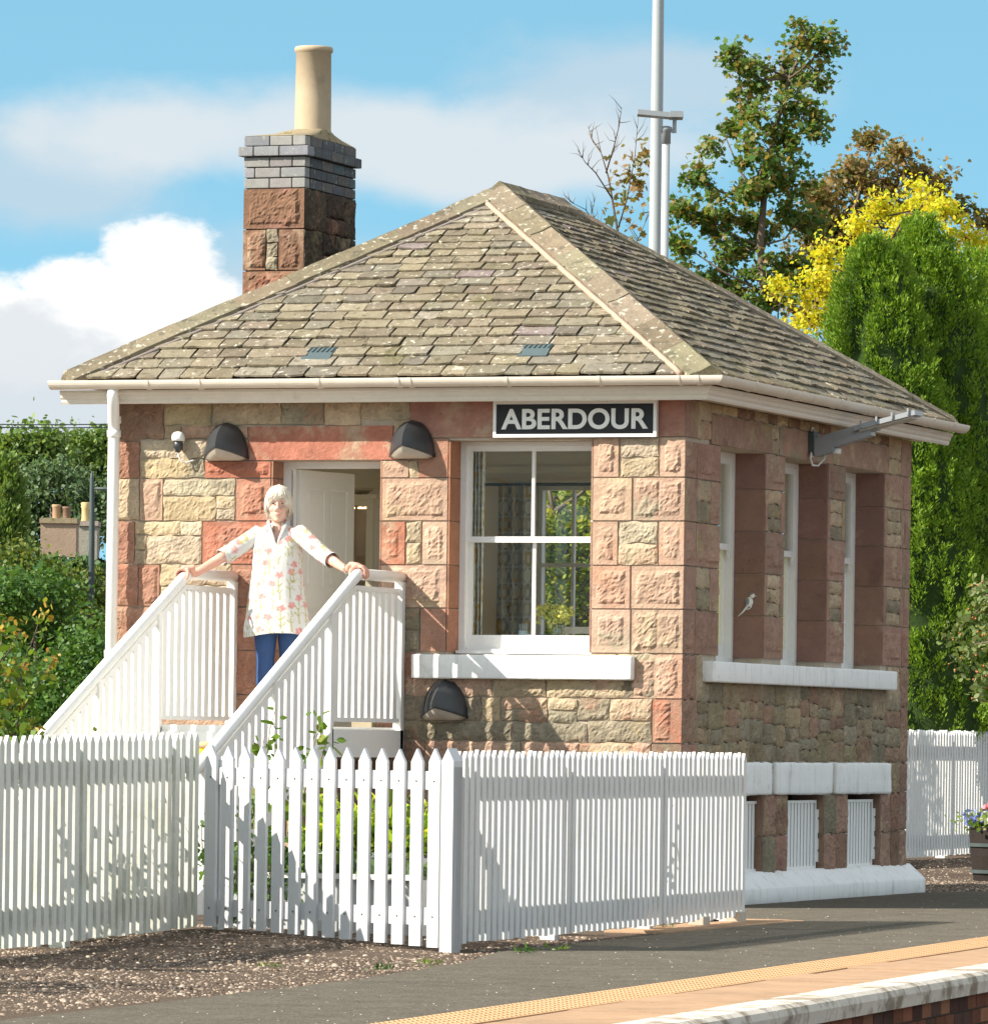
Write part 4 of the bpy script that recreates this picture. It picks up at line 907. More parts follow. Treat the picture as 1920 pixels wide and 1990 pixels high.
def fence(name, P, Q, n, h, pw, th, side, label, mt, posts, group=None, rails=((-.235, -.13), (.13, .235)), clear=.03, cat='fence', jitter=.002, tip=.045, ends=()):
    P, Q = np.array(P, float), np.array(Q, float); d = Q-P; Ln = np.linalg.norm(d[:2]); e = np.array([d[0], d[1], 0])/Ln; nrm = np.array([e[1], -e[0], 0])*side   # nrm: towards the visible face
    root = thing(name, P, label, cat, group)
    G = lambda t: P[2]+(Q[2]-P[2])*t/Ln
    for lo, hi in rails:
        m = MB(); a = lo if lo > 0 else h+lo; b = hi if lo > 0 else h+hi
        o = P+nrm*(-th-.036); q = Q+nrm*(-th-.036); m.obox(o+[0, 0, a], q-o, nrm*.034, (0, 0, b-a)); m.build('rail', mt, root)
    for t in posts:
        m = MB(); o = P+e*(t-.045)+nrm*(-th-.036-.09); m.obox([o[0], o[1], G(t)-.05], e*.09, nrm*.09, (0, 0, h+.0)); m.build('post', mt, root)
    for i in range(n):
        t = Ln*(i+.5)/n; p = P+e*t; p[2] = G(t); w = pw*random.uniform(.98, 1.02); j = random.uniform(-jitter, jitter)
        z0, z1 = p[2]+clear+random.uniform(-.006, .006), p[2]+h+random.uniform(-.006, .006); tl = random.uniform(-.004, .004); tn = random.uniform(-.003, .003)
        prof = [(-w/2, z0), (w/2, z0), (w/2+tl, z1-tip), (tl, z1), (-w/2+tl, z1-tip)]
        m = MB(); vs = [p+e*(a+j)+nrm*tn*(b-z0)+[0, 0, b-p[2]] for a, b in prof]; vs2 = [v-nrm*th for v in vs]
        fl = [(0,1,2,3,4), (9,8,7,6,5)]+[(k, k+5, (k+1) % 5+5, (k+1) % 5) for k in range(5)]
        if side > 0: fl = [f[::-1] for f in fl]
        m.add(vs+vs2, fl); m.build('picket', mt, root)
    return root, P, e, nrm, G
GP0, GP1 = np.array((1.62, -9.06, 0)), np.array((1.34, -2.72, 0))
fence('picket_fence', (1.655, -8.98, .0), GP1, 56, 1.10, .072, .021, 1, 'white picket fence running from the gate post along the platform past the building corner', FENCEWHITE, (.25, 2.15, 4.2, 6.2), clear=.045, group='white picket fences')
# short stakes at its far end
for k, p in enumerate(((1.37, -3.35), (1.36, -2.82))):
    pass
LF0 = DP((386, 1805), 34.0); LF1 = DP((0, 1856), 30.8); LF1 = LF0+(LF1-LF0)*1.5
LF0[2] = .055; LF1[2] = .0
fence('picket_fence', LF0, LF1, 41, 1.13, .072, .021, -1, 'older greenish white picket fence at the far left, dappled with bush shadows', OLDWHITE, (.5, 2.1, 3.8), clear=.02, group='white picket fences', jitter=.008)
RF0 = DP((1767, 1670), 54.0); RF0 += np.array([.05, -1.0, 0])*1.2; RF1 = RF0+np.array([-.40, 8.0, 0]); RF0[2] = .12; RF1[2] = .12
fence('picket_fence', RF0, RF1, 70, 1.19, .072, .021, 1, 'white picket fence behind the building beside the flower tub', FENCEWHITE, (.8, 2.95, 5.1, 7.2), clear=.03, group='white picket fences')
# gate between the two front fences
ga, gb = np.array([-.115, -8.33, .058]), np.array([1.57, -9.03, .0])
e = (gb-ga); GL = np.linalg.norm(e[:2]); e = np.array([e[0], e[1], 0])/GL; nrm = np.array([e[1], -e[0], 0])
gt = thing('garden_gate', ga, 'wide white gate of pointed boards between the two front fences', 'gate')
for k, (a, b) in enumerate(((.885, .985), (.145, .24))):
    m = MB(); o = ga-nrm*.05; m.obox([o[0]-e[0]*.0, o[1], a], e*GL, nrm*.03, (0, 0, b-a)); m.build('rail', GATEWHITE, gt)
for k, t in enumerate((.035, GL-.07)):
    m = MB(); o = ga+e*t-nrm*.085; m.obox([o[0], o[1], .10], e*.05, nrm*.034, (0, 0, .93)); m.build('stile', GATEWHITE, gt)
for i in range(14):
    t = .06+(GL-.10)*i/13.0; p = ga+e*t; w = .084; g0 = .055*(1-t/GL); z0, z1 = g0+.035-.012*i/13, 1.108+random.uniform(-.006, .006)
    prof = [(-w/2, z0), (w/2, z0), (w/2, z1-.072), (0, z1), (-w/2, z1-.072)]
    m = MB(); vs = [np.array([p[0], p[1], 0])+e*a+[0, 0, b] for a, b in prof]; vs2 = [v-nrm*.019 for v in vs]
    fl = [(0,1,2,3,4), (9,8,7,6,5)]+[(k, k+5, (k+1) % 5+5, (k+1) % 5) for k in range(5)]; fl = [f[::-1] for f in fl]
    m.add(vs+vs2, fl); pk = m.build('picket', GATEWHITE, gt)
    m = MB()
    for zz in (.93, .19): q = np.array([p[0], p[1], zz])+nrm*.001; m.obox(q-e*.004-[0, 0, .004], e*.008, nrm*.003, (0, 0, .009))
    m.build('nail_heads', DARKMETAL, pk)
gp = MB(); o = gb+e*.025-nrm*.06; gp.obox([o[0], o[1], -.03], e*.088, nrm*.07, (0, 0, 1.04)); z1 = 1.112
P5 = [np.array([gb[0], gb[1], 0])+e*(.025+a)+[0, 0, b] for a, b in ((0, .0), (.088, .0), (.088, z1-.07), (.044, z1), (0, z1-.07))]
gp.add([q+nrm*.012 for q in P5]+[q-nrm*.06 for q in P5], [f[::-1] for f in [(0,1,2,3,4), (9,8,7,6,5)]+[(k, k+5, (k+1) % 5+5, (k+1) % 5) for k in range(5)]])
tag(gp.build('gate_post', GATEWHITE), 'stout white pointed gate post joining the gate to the platform fence', 'post')
gp = MB(); o = ga-e*.085-nrm*.22; gp.obox([o[0], o[1], .0], e*.045, nrm*.05, (0, 0, .95)); tag(gp.build('gate_post', GATEWHITE), 'white gate post beside the older dappled fence', 'post')
for x, y, hh, lb in ((1.33, -2.90, .06, 'small pale wooden chock under the far end of the platform fence'), (1.36, -3.75, .05, 'small flat wooden chock under the middle of the platform fence')):
    m = MB(); chamfered(m, (x-.05, y-.07, .0), (x+.05, y+.07, hh+.02), r=.006, wob=.003); tag(m.build('wooden_chock', mat('chock_wood', (.50, .44, .36), .8, .15, 9)), lb, 'wooden block')
m = MB(); chamfered(m, (1.22, -5.2, -.02), (1.62, -2.3, .018), r=.01, wob=.006, cell=.12); tag(m.build('stone_slab', PAVE), 'narrow buff stone slab on the ground under the far end of the platform fence', 'slab')

# ================================================================== PERSON
pe = thing('person', (-2.83, -.52, LAND), 'woman with short white hair in flowered tunic and jeans holding both stair rails', 'person')
def fp(x, y, Y): return FP(kk(x, y), Y)
HC = np.array([-2.832, -.52, 2.795])                                                # head centre
shL, shR = fp(700, 458, -.50), fp(1052, 452, -.50)
elL, elR = fp(470, 622, -.66), fp(1205, 618, -.63)
wrL, wrR = fp(232, 765, -.86), fp(1375, 728, -.80)
hdL, hdR = np.array([XL-.005, -.935, 2.305]), np.array([XR-.005, -.845, 2.350])
fdir = np.array([.30, -.954, 0])                                                   # where she looks
sdir = np.array([.954, .30, 0])                                                    # her left (the viewer's right)
def hp(a, b, c): return HC+(sdir*a+fdir*b+np.array([0, 0, c]))*1.06
b = MB()
# head: skull, jaw, nose, lips, ears
b.ball(hp(0, -.012, .028), (.073, .090, .098), 20, 14); b.ball(hp(0, .016, -.045), (.058, .066, .078), 18, 12); b.ball(hp(0, .048, -.088), (.030, .028, .030), 12, 8)
for s_ in (-1, 1):
    b.ball(hp(s_*.033, .050, -.030), (.026, .024, .024), 12, 8); b.ball(hp(s_*.072, -.012, -.012), (.012, .022, .032), 10, 8); b.ball(hp(s_*.014, .080, -.034), (.010, .012, .009), 8, 6); b.ball(hp(s_*.031, .064, .030), (.024, .016, .010), 8, 6)
b.tube([hp(0, .074, .018), hp(0, .086, -.008), hp(0, .097, -.030)], [.009, .011, .014], 8); b.ball(hp(0, .077, -.062), (.024, .014, .006), 10, 6); b.ball(hp(0, .075, -.072), (.020, .013, .007), 10, 6)
b.tube([hp(0, -.018, -.06), hp(0, -.020, -.12), hp(0, -.022, -.165)], [.052, .050, .062], 14)
nk = hp(0, -.03, -.165)
hip = np.array([-2.835, -.50, 2.06])
b.tube([nk+[0, 0, .01], nk-[0, 0, .05], nk-[0, 0, .16], nk-[0, 0, .36], hip+[0, 0, .05], hip-[0, 0, .08]], [.055, .085, .118, .112, .125, .12], 16)
b.tube([shL, nk-[0, 0, .05], shR], [.050, .062, .050], 12)
b.tube([shL, (shL+elL)/2, elL, elL+(wrL-elL)*.4, wrL, wrL+(hdL-wrL)*.35], [.052, .046, .040, .037, .027, .026], 12)
b.tube([shR, (shR+elR)/2, elR, elR+(wrR-elR)*.4, wrR, wrR+(hdR-wrR)*.35], [.052, .046, .040, .037, .027, .026], 12)
ftL, ftR = np.array([-2.90, -.52, LAND+.05]), np.array([-2.735, -.44, LAND+.05])
knL, knR = np.array([-2.905, -.55, 1.70]), np.array([-2.745, -.50, 1.70])
for kn, ft, sg_ in ((knL, ftL, -1), (knR, ftR, 1)):
    b.tube([hip+sdir*sg_*.07-[0, 0, .02], kn+[0, 0, .18], kn, kn-[0, 0, .15], ft+[0, 0, .06], ft-[0, 0, .02]], [.085, .072, .052, .054, .037, .035], 12)
    b.tube([ft-[0, 0, .02]-fdir*.04, ft-[0, 0, .03]+fdir*.12], [.034, .028], 8)
def hand(mb, wr, hd, X, out):                                                       # hand over a round rail of radius .04 along y; out: +1 fingers close over the +x side
    RZ = 2.302 if hd[1] > -.88 else 2.302+.475*(hd[1]+.88)
    rail = np.array([X, hd[1], RZ]); dn_ = np.array([0, 1., 0])
    back = rail+np.array([-out*.012, .0, .058])
    mb.tube([wr+(hd-wr)*.2, back+np.array([-out*.045, .0, .012]), back, back+np.array([out*.022, 0, -.006])], [.024, .031, .036, .030], 12, flat=.62)
    for i in range(4):
        yy = hd[1]-.034+.0225*i; ln = (.92, 1.06, 1.0, .80)[i]; lift = (.0, .005, .004, -.002)[i]
        mb.tube([(X+out*.005, yy*.6+hd[1]*.4, RZ+.054+lift), (X+out*.030, yy, RZ+.050+lift), (X+out*.053, yy+.002, RZ+.026), (X+out*(.055), yy+.004, RZ-.012*ln-.004), (X+out*.042, yy+.004, RZ-.036*ln)], [.0105, .0105, .0098, .009, .0068], 8)
    mb.tube([(X-out*.030, hd[1]-.020, RZ+.050), (X-out*.047, hd[1]-.040, RZ+.030), (X-out*.050, hd[1]-.054, RZ+.002), (X-out*.043, hd[1]-.060, RZ-.020)], [.014, .012, .0108, .008], 8)
hand(b, wrL, hdL, XL, -1); hand(b, wrR, hdR, XR, 1)
tmp = b.build('body', MATS['stone'], None)
rm = tmp.modifiers.new('r', 'REMESH'); rm.mode = 'VOXEL'; rm.voxel_size = .0052; rm.use_smooth_shade = True
smo = tmp.modifiers.new('s', 'SMOOTH'); smo.factor = .5; smo.iterations = 4
bpy.context.view_layer.update()
me = bpy.data.meshes.new_from_object(tmp.evaluated_get(bpy.context.evaluated_depsgraph_get()))
bpy.data.objects.remove(tmp)
nv = len(me.vertices); co = np.empty(nv*3); me.vertices.foreach_get('co', co); co = co.reshape(-1, 3)
rel = co-HC; fa, fb, fz = rel@sdir, rel@fdir, rel[:, 2]
skin = np.tile(np.array([.72, .46, .36]), (nv, 1))
def near(a, b_, c, ra, rb, rc): return np.clip(1.6-1.6*np.sqrt(((fa-a)/ra)**2+((fb-b_)/rb)**2+((fz-c)/rc)**2), 0, 1)[:, None]
for s_ in (-1, 1): skin = skin*(1-.35*near(s_*.036, .065, -.035, .03, .04, .028))+np.array([.62, .24, .18])*.35*near(s_*.036, .065, -.035, .03, .04, .028)
for a_, b_, c_, ra, rb, rc, cc, am in ((0, .085, -.067, .027, .03, .011, (.42, .13, .11), .85), (-.031, .08, .034, .022, .04, .006, (.45, .34, .25), .45), (.031, .08, .034, .022, .04, .006, (.45, .34, .25), .45), (-.031, .08, .010, .019, .03, .010, (.30, .16, .12), .7), (.031, .08, .010, .019, .03, .010, (.30, .16, .12), .7)):
    k = near(a_, b_, c_, ra, rb, rc)*am; skin = skin*(1-k)+np.array(cc)*k
hm = (np.abs(co[:, 2]-2.31) < .09)[:, None]; skin = np.where(hm, skin*np.array([1.0, .82, .78]), skin)
ca = me.color_attributes.new('Col', 'FLOAT_COLOR', 'POINT'); ca.data.foreach_set('color', np.hstack([skin, np.ones((nv, 1))]).astype(np.float32).ravel())
SKIN = mat('skin', (.6, .36, .27), .5, .05, 20, attr=True, spec=.35); me.materials.clear(); me.materials.append(SKIN)
me.transform(Matrix.Translation(-Vector(pe.location)))
bo = bpy.data.objects.new('body', me); COL.objects.link(bo); bo.parent = pe; me.shade_smooth()
m = MB()
for s_ in (-1, 1): m.ball(hp(s_*.031, .0745, .010), (.0105, .008, .0052), 10, 6)
m.build('eyes', mat('eye_dark', (.06, .045, .04), .25, 0), bo, True)
# hair: cap of white hair with a fringe, kept off the face
HAIR = mat('white_hair', (.76, .69, .57), .6, .16, 26, .8, 70, island=[(.84, .79, .69), (.66, .57, .44), (.78, .71, .59), (.90, .87, .80)])
vs, fs = [], []; NA, NB = 56, 34
for j in range(NB+1):
    ph = math.pi*j/NB
    for i in range(NA):
        th = 2*math.pi*i/NA; x, y, z = math.sin(ph)*math.sin(th), math.sin(ph)*math.cos(th), math.cos(ph)
        k = 1.03+.06*MN.noise((x*3+z*2, y*3, 3))+.05*MN.noise((th*7, z*1.6, 1))+.03*MN.noise((th*17, z*3, 4))
        zz = .022+z*.110*k
        fr = .046+.020*math.sin((x+.25)*2.4)-.085*max(0, abs(x)-.60)/.4                  # fringe line, lower at one side and in front of the ears
        lim = fr if y > .28 else (-.055-.035*(y < -.25) if y < .05 else -.055+(fr+.055)*(y-.05)/.23)
        if zz < lim: k *= max(.70, 1-(lim-zz)*9)
        vs.append(hp(x*.084*k, -.012+y*.104*k, zz if zz > -.10 else -.10+(zz+.10)*.3))
for j in range(NB):
    for i in range(NA): fs.append((j*NA+i, j*NA+(i+1) % NA, (j+1)*NA+(i+1) % NA, (j+1)*NA+i)[::-1])
m = MB().add(vs, fs)
rr_ = random.Random(5)
for s_ in (-1, 1):
    for i in range(6):
        o = i*.009
        if i > 2: continue
        m.tube([hp(s_*.076, .030-o, .02), hp(s_*.079, .024-o, -.02), hp(s_*.076, .012-o, -.055), hp(s_*.070+rr_.uniform(-.006, .006), .008-o, -.075-rr_.uniform(0, .035)*(s_ < 0))], [.008, .008, .006, .002], 5)
for i in range(150):                                 # loose strands over the cap, the brow and the nape
    th = rr_.uniform(-math.pi, math.pi); front = abs(th) < 1.0; sx_, cy_ = math.sin(th), math.cos(th); ln = rr_.uniform(-.012, .014); fl = rr_.uniform(.0, .007)
    z_end = (.048+.014*math.sin((sx_+.25)*2.4)-.05*max(0, abs(sx_)-.62)/.38 if front else (-.050 if abs(th) < 2 else -.095))+ln
    p_ = []
    for t_ in (0.12, .35, .6, .82, 1):
        zc = .132-(.132-z_end)*t_**1.25; q_ = math.sqrt(max(0, 1-((zc-.022)/.117)**2)) if zc > .022 else 1.0
        p_.append(hp(sx_*(.0875*q_+fl*t_*t_), -.012+cy_*(.1085*q_+fl*t_*t_), zc+rr_.uniform(-.002, .002)))
    m.tube(p_, [.004, .0052, .005, .004, .0012], 4)
m.build('hair', HAIR, bo, True)
# tunic
def flower_col(u, z, white=(.64, .63, .615)):
    c = np.array(white)
    for (pu, pz, ou, oz) in ((.105, .235, 0, 0), (.105, .235, .052, .105)):
        iu = math.floor((u+ou)/pu); hz = (math.sin(iu*12.9+ou*77)*43758.5) % 1; zz_ = z+oz+.20*hz; x = ((u+ou) % pu)-pu/2; iz = math.floor(zz_/pz); q = zz_ % pz; x += .036*(((math.sin(iz*7.3+iu*3.1+ou*50)*4375.5) % 1)-.5)+.012*math.sin(q*14+iu)
        r = math.hypot(x, (q-.185)*1.15)
        if r < .026+.005*math.sin(math.atan2(q-.185, x)*5+iz): return np.array((.62, .26, .24)) if (math.sin(x*600)+math.sin(q*500)) > -.6 else np.array((.66, .42, .38))
        if q < .17 and abs(x) < .0030: return np.array((.42, .39, .15))
        for lz in (.055, .10):
            t_ = q-lz
            if 0 < t_ < .032 and abs(abs(x)-t_*.8) < .0036: return np.array((.42, .39, .15))
    return c
t = MB(); NA, NR = 132, 120; hemz, topz = 1.885, 2.668
ring = [(1.885, .236, .170), (1.95, .230, .168), (2.10, .208, .158), (2.25, .190, .146), (2.38, .178, .134), (2.48, .174, .130), (2.56, .158, .108), (2.605, .150, .092), (2.635, .110, .074), (2.66, .078, .064), (2.675, .068, .060)]
rz = [r[0] for r in ring]; vs, cs = [], []
axis = lambda z: np.array([np.interp(z, (1.9, 2.3, 2.65), (-2.828, -2.838, -2.838)), -.51, 0])
for j in range(NR+1):
    for i in range(NA):
        th = 2*math.pi*i/NA; x, y = math.sin(th), math.cos(th)           # y>0: front
        vtop = topz-(.155*max(0, 1-abs(x)/.38) if y > 0 else 0); z = hemz+(vtop-hemz)*j/NR
        if j == 0: z += .012*math.sin(th*2+1)-.012*abs(x)
        ra, rb = np.interp(z, rz, [r[1] for r in ring]), np.interp(z, rz, [r[2] for r in ring])
        fl = (2.45-z)/.6 if z < 2.45 else 0
        k = 1+fl*(.022*math.sin(th*7+2*math.sin(z*3))+.013*math.sin(th*13+z*4))+.016*MN.noise((th*3, z*9, 2))+.012*MN.noise((th*8, z*22, 7))
        if y > 0 and 2.36 < z < 2.52: k += .06*math.exp(-((abs(x)-.48)/.22)**2)*math.exp(-((z-2.44)/.06)**2)
        p = axis(z)+sdir*x*ra*k+fdir*y*rb*k; vs.append((p[0], p[1], z))
        c = flower_col(th*.17+ .02, z)
        if y > 0 and abs(x)*ra < .013 and 2.36 < z < vtop: c = np.array((.62, .61, .59))
        cs.append(c)
t.add(vs, [(j*NA+i, j*NA+(i+1) % NA, (j+1)*NA+(i+1) % NA, (j+1)*NA+i)[::-1] for j in range(NR) for i in range(NA)]); t.c = [tuple(c) for c in cs]; t.hascol = True
def sleeve(p0, p1, p2, r):
    n = len(t.v); pts = [p0+(p1-p0)*q for q in np.linspace(0, 1, 22)]+[p1+(p2-p1)*q for q in np.linspace(.05, 1, 14)]
    L_ = 0; rs = []
    for i, q in enumerate(pts): f = i/(len(pts)-1); rs.append(np.interp(f, (0, .2, .6, .93, .95, 1), r)*(1+.05*MN.noise((f*9, r[0]*50, 1))+.04*math.sin(f*60)*(.4 < f < .75)))
    t.tube(pts, rs, 28, cap=False)
    for k in range(n, len(t.v)):
        i, j = divmod(k-n, 28); t.c[k] = tuple(flower_col(j/28*.32, i*.0135+.03))
sleeve(shL+[.03, 0, 0], elL, elL+(wrL-elL)*.16, (.066, .062, .060, .058, .064, .062)); sleeve(shR-[.03, 0, 0], elR, elR+(wrR-elR)*.42, (.066, .062, .056, .052, .057, .056))
for s_ in (-1, 1):                                   # turned collar along the neck opening
    pts = [axis(2.6)*[1, 1, 0]+sdir*s_*a_+fdir*b_+np.array([0, 0, z]) for a_, b_, z in ((.006, .112, 2.515), (.022, .104, 2.56), (.042, .088, 2.61), (.062, .05, 2.66), (.066, .0, 2.68), (.045, -.05, 2.69), (0, -.064, 2.69))]
    n = len(t.v); t.tube(pts, [.006, .010, .012, .013, .013, .013, .013], 6); t.c[n:] = [(.64, .63, .61)]*(len(t.v)-n)
TUNIC = mat('tunic_cloth', (.8, .8, .75), .85, .03, 30, .25, 90, attr=True)
t.build('tunic', TUNIC, pe, True)
j = MB(); JE = mat('denim', (.035, .075, .19), .8, .2, 12, .3, 120)
j.tube([hip+[0, 0, .03], hip-[0, 0, .06], hip-[0, 0, .13]], [.11, .118, .11], 16)
for kn, ft, sg_ in ((knL, ftL, -1), (knR, ftR, 1)): j.tube([hip+sdir*sg_*.062-[0, 0, .06], kn+[0, 0, .2], kn+[0, 0, .05], kn, kn-[0, 0, .15], ft+[0, 0, .10], ft+[0, 0, .02]], [.098, .084, .068, .064, .066, .054, .056], 16)
j.build('jeans', JE, pe, True)
m = MB()
for ft in (ftL, ftR): m.tube([ft+[0, 0, -.012]-fdir*.065, ft+[0, 0, -.010], ft+[0, 0, -.02]+fdir*.07, ft+[0, 0, -.03]+fdir*.155], [.034, .043, .042, .026], 12)
m.build('shoes', mat('shoe_leather', (.05, .04, .035), .5, .1), pe, True)
m = MB(); q = wrR+(hdR-wrR)*.1; ax = (hdR-wrR)/np.linalg.norm(hdR-wrR); u_ = np.cross(ax, [0, 0, 1]); u_ /= np.linalg.norm(u_); v_ = np.cross(u_, ax)
m.tube([q+u_*.031*math.cos(a)+v_*.031*math.sin(a) for a in np.linspace(0, 2*math.pi, 20)], .0042, 6, cap=False); m.build('bracelet', mat('silver', (.75, .72, .66), .3, 0, metal=.8), pe, True)
# ================================================================== PLANTS
SHAPES = {
 'oval': [(0, 0), (.30, .28), (.34, .6), (0, 1), (-.34, .6), (-.30, .28)],
 'narrow': [(0, 0), (.15, .4), (0, 1), (-.15, .4)],
 'maple': [(0, 0), (.16, .16), (.46, .12), (.34, .36), (.50, .62), (.24, .62), (0, 1), (-.24, .62), (-.50, .62), (-.34, .36), (-.46, .12), (-.16, .16)],
 'scale': [(0, 0), (.20, .35), (.10, .8), (0, 1), (-.10, .8), (-.20, .35)],
}
def unit(a): return a/(np.linalg.norm(a, axis=-1, keepdims=True)+1e-9)
def leaf_mesh(name, pts, size, shape, mt, parent, axis=None, up=.5, out=None, bend=.25, seed=0):
    """one mesh of leaf-shaped faces at pts; axis: the way each leaf points (else random), faces turned towards the sky by 'up'"""
    r = np.random.default_rng(seed); pts = np.asarray(pts, float); n = len(pts); T = np.array(SHAPES[shape]); k = len(T)
    ax = unit(axis) if axis is not None else unit(r.normal(size=(n, 3))-[0, 0, .3])
    nm = r.normal(size=(n, 3)); nm[:, 2] += up*2
    if out is not None: nm += out*.9
    sd = unit(np.cross(ax, nm)); nm = unit(np.cross(sd, ax)); s = (size*np.exp(r.normal(0, .25, n)))[:, None, None]
    tx, ty = T[None, :, 0, None], T[None, :, 1, None]
    V = pts[:, None, :]+s*(sd[:, None, :]*tx+ax[:, None, :]*ty-nm[:, None, :]*(bend*(ty-.3)**2+.5*bend*np.abs(tx)))
    V = V-origin(parent) if parent is not None else V
    me = bpy.data.meshes.new(name); me.vertices.add(n*k); me.vertices.foreach_set('co', V.astype(np.float32).ravel())
    me.loops.add(n*k); me.loops.foreach_set('vertex_index', np.arange(n*k, dtype=np.int32))
    me.polygons.add(n); me.polygons.foreach_set('loop_start', np.arange(0, n*k, k, dtype=np.int32)); me.polygons.foreach_set('loop_total', np.full(n, k, dtype=np.int32))
    me.materials.append(mt); me.update(calc_edges=True)
    o = bpy.data.objects.new(name, me); COL.objects.link(o); o.parent = parent
    return o
def blob_world(D, b, dj=0):
    px, py, rx, ry = b; s = 1.0153*D/F
    return DP(dd(px, py), D+dj), rx*s, ry*s
def tree(name, label, cat, D, blobs, n, size, shape, mt, trunk, bark, group=None, subs=9, spread=.16, base_r=.07, depth=1.0, seed=1, twig=True, up=.4, limb_r=.022, hollow=.0):
    """crown of leaf sprays gathered in clumps, each clump on its own twig from a limb of the trunk"""
    r = np.random.default_rng(seed); base = DP(dd(*trunk[0]), D); base[2] = float(gz(base[0], base[1]))-.05 if base[2] < 1.2 else base[2]
    base[2] = min(base[2], 0); root = thing(name, base, label, cat, group)
    tp = [np.array(base)]+[DP(dd(*p), D) for p in trunk[1:]]
    tr = MB(); k = len(tp); tr.tube(tp, [base_r*(1-.75*i/(k-1)) for i in range(k)], 10)
    P, O = [], []; tot = sum(b[2]*b[3] for b in blobs)
    for b in blobs:
        dj = r.uniform(-1, 1)*depth*.5; c, rx, ry = blob_world(D, b, dj); rz = (rx+ry)/2*depth
        # limb from the trunk to the clump's middle
        q = min(tp[1:], key=lambda a: np.linalg.norm(a-c)+(3 if a[2] > c[2] else 0)); md = (q+c)/2+r.normal(0, .08, 3)-[0, 0, .06]
        tr.tube([q, md, c], [limb_r, limb_r*.7, limb_r*.4], 6)
        ns = max(3, int(subs*b[2]*b[3]/(tot/len(blobs)))); per = max(4, int(n*b[2]*b[3]/tot/ns))
        for _ in range(ns):
            v = unit(r.normal(size=3)); rad = (hollow+(1-hollow)*r.random())**.42; off = (RIGHT*v[0]*rx+FWD*v[1]*rz+UP*v[2]*ry)*rad
            cc = c+off; sp = spread*r.uniform(.6, 1.2)
            ml = per; pp = cc+r.normal(size=(ml, 3))*sp*np.array([1, 1, .75]); P.append(pp); O.append(np.tile(unit(off+[0, 0, .1]), (ml, 1)))
            if twig: tr.tube([c, (c+cc)/2+r.normal(0, .03, 3), cc+off*.12], [limb_r*.38, limb_r*.25, limb_r*.08], 4, cap=False)
    P = np.concatenate(P); O = np.concatenate(O)
    leaf_mesh('crown', P, size, shape, mt, root, out=O, up=up, seed=seed)
    tr.build('trunk', bark, root, True)
    return root
GRN = leafmat('sycamore_leaf', [(0.061, 0.135, 0.027), (0.115, 0.203, 0.041), (0.176, 0.230, 0.054), (0.324, 0.203, 0.061), (0.081, 0.162, 0.034), (0.135, 0.216, 0.041)], .4)
BRZ = leafmat('bronze_leaf', [(0.182, 0.156, 0.052), (0.312, 0.182, 0.065), (0.091, 0.143, 0.039), (0.364, 0.221, 0.091), (0.078, 0.117, 0.033)], .4)
GLD = leafmat('golden_leaf', [(0.504, 0.480, 0.024), (0.672, 0.600, 0.036), (0.360, 0.456, 0.036), (0.696, 0.504, 0.036), (0.576, 0.576, 0.048)], .45)
CON = leafmat('conifer_spray', [(.085, .18, .014), (.15, .27, .02), (.27, .38, .035), (.11, .215, .016)], .3, .6)
DGR = leafmat('dark_leaf', [(0.041, 0.108, 0.022), (0.074, 0.162, 0.030), (0.135, 0.230, 0.041), (0.054, 0.121, 0.032)], .35)
MGR = leafmat('wood_leaf', [(0.091, 0.182, 0.039), (0.156, 0.247, 0.058), (0.208, 0.273, 0.065), (0.078, 0.143, 0.039)], .35)
PGR = leafmat('grey_green_leaf', [(0.103, 0.172, 0.081), (0.149, 0.218, 0.103), (0.069, 0.127, 0.057), (0.184, 0.230, 0.115)], .3)
LIM = leafmat('lime_leaf', [(.34, .48, .03), (.52, .60, .04), (.22, .40, .03), (.62, .60, .05)], .5)
SHB = leafmat('shrub_leaf', [(.10, .19, .025), (.17, .26, .03), (.06, .13, .02), (.26, .28, .04)], .4)
TIP = leafmat('orange_tip_leaf', [(.42, .20, .04), (.45, .32, .05), (.30, .30, .05)], .4)
IVY = leafmat('ivy_leaf', [(0.023, 0.065, 0.016), (0.046, 0.104, 0.021), (0.078, 0.156, 0.026)], .25)
FERN = leafmat('fern_frond', [(.30, .34, .03), (.42, .32, .05), (.22, .30, .03), (.40, .25, .07)], .4)

# tall sycamore behind the roof, with the bronze one beside it, the golden one and a bare-twigged one
tree('sycamore_tree', 'tall dark green sycamore with forked top rising behind the roof beside the grey masts', 'tree', 64,
     [(1543, 62, 34, 36), (1590, 78, 26, 42), (1505, 130, 44, 45), (1570, 135, 40, 36), (1398, 105, 36, 30), (1440, 140, 42, 40), (1420, 200, 34, 40), (1500, 205, 60, 55), (1545, 250, 38, 40), (1470, 285, 62, 55), (1390, 265, 40, 34), (1420, 355, 62, 50), (1500, 345, 66, 48), (1330, 330, 38, 36), (1350, 410, 60, 48), (1445, 430, 62, 46), (1530, 420, 46, 46), (1310, 470, 40, 40), (1385, 490, 60, 46), (1480, 510, 56, 46), (1420, 555, 60, 36), (1340, 540, 44, 30), (1300, 400, 34, 36), (1560, 500, 50, 44), (1300, 540, 40, 40), (1490, 580, 50, 40), (1370, 590, 50, 34)],
     12500, .058, 'maple', GRN, [(1478, 1300), (1470, 640), (1462, 560), (1455, 470), (1462, 380), (1480, 260), (1510, 150), (1545, 80)], BARK, 'trees behind the station building', subs=7, spread=.075, base_r=.06, depth=.8, seed=3, limb_r=.016)
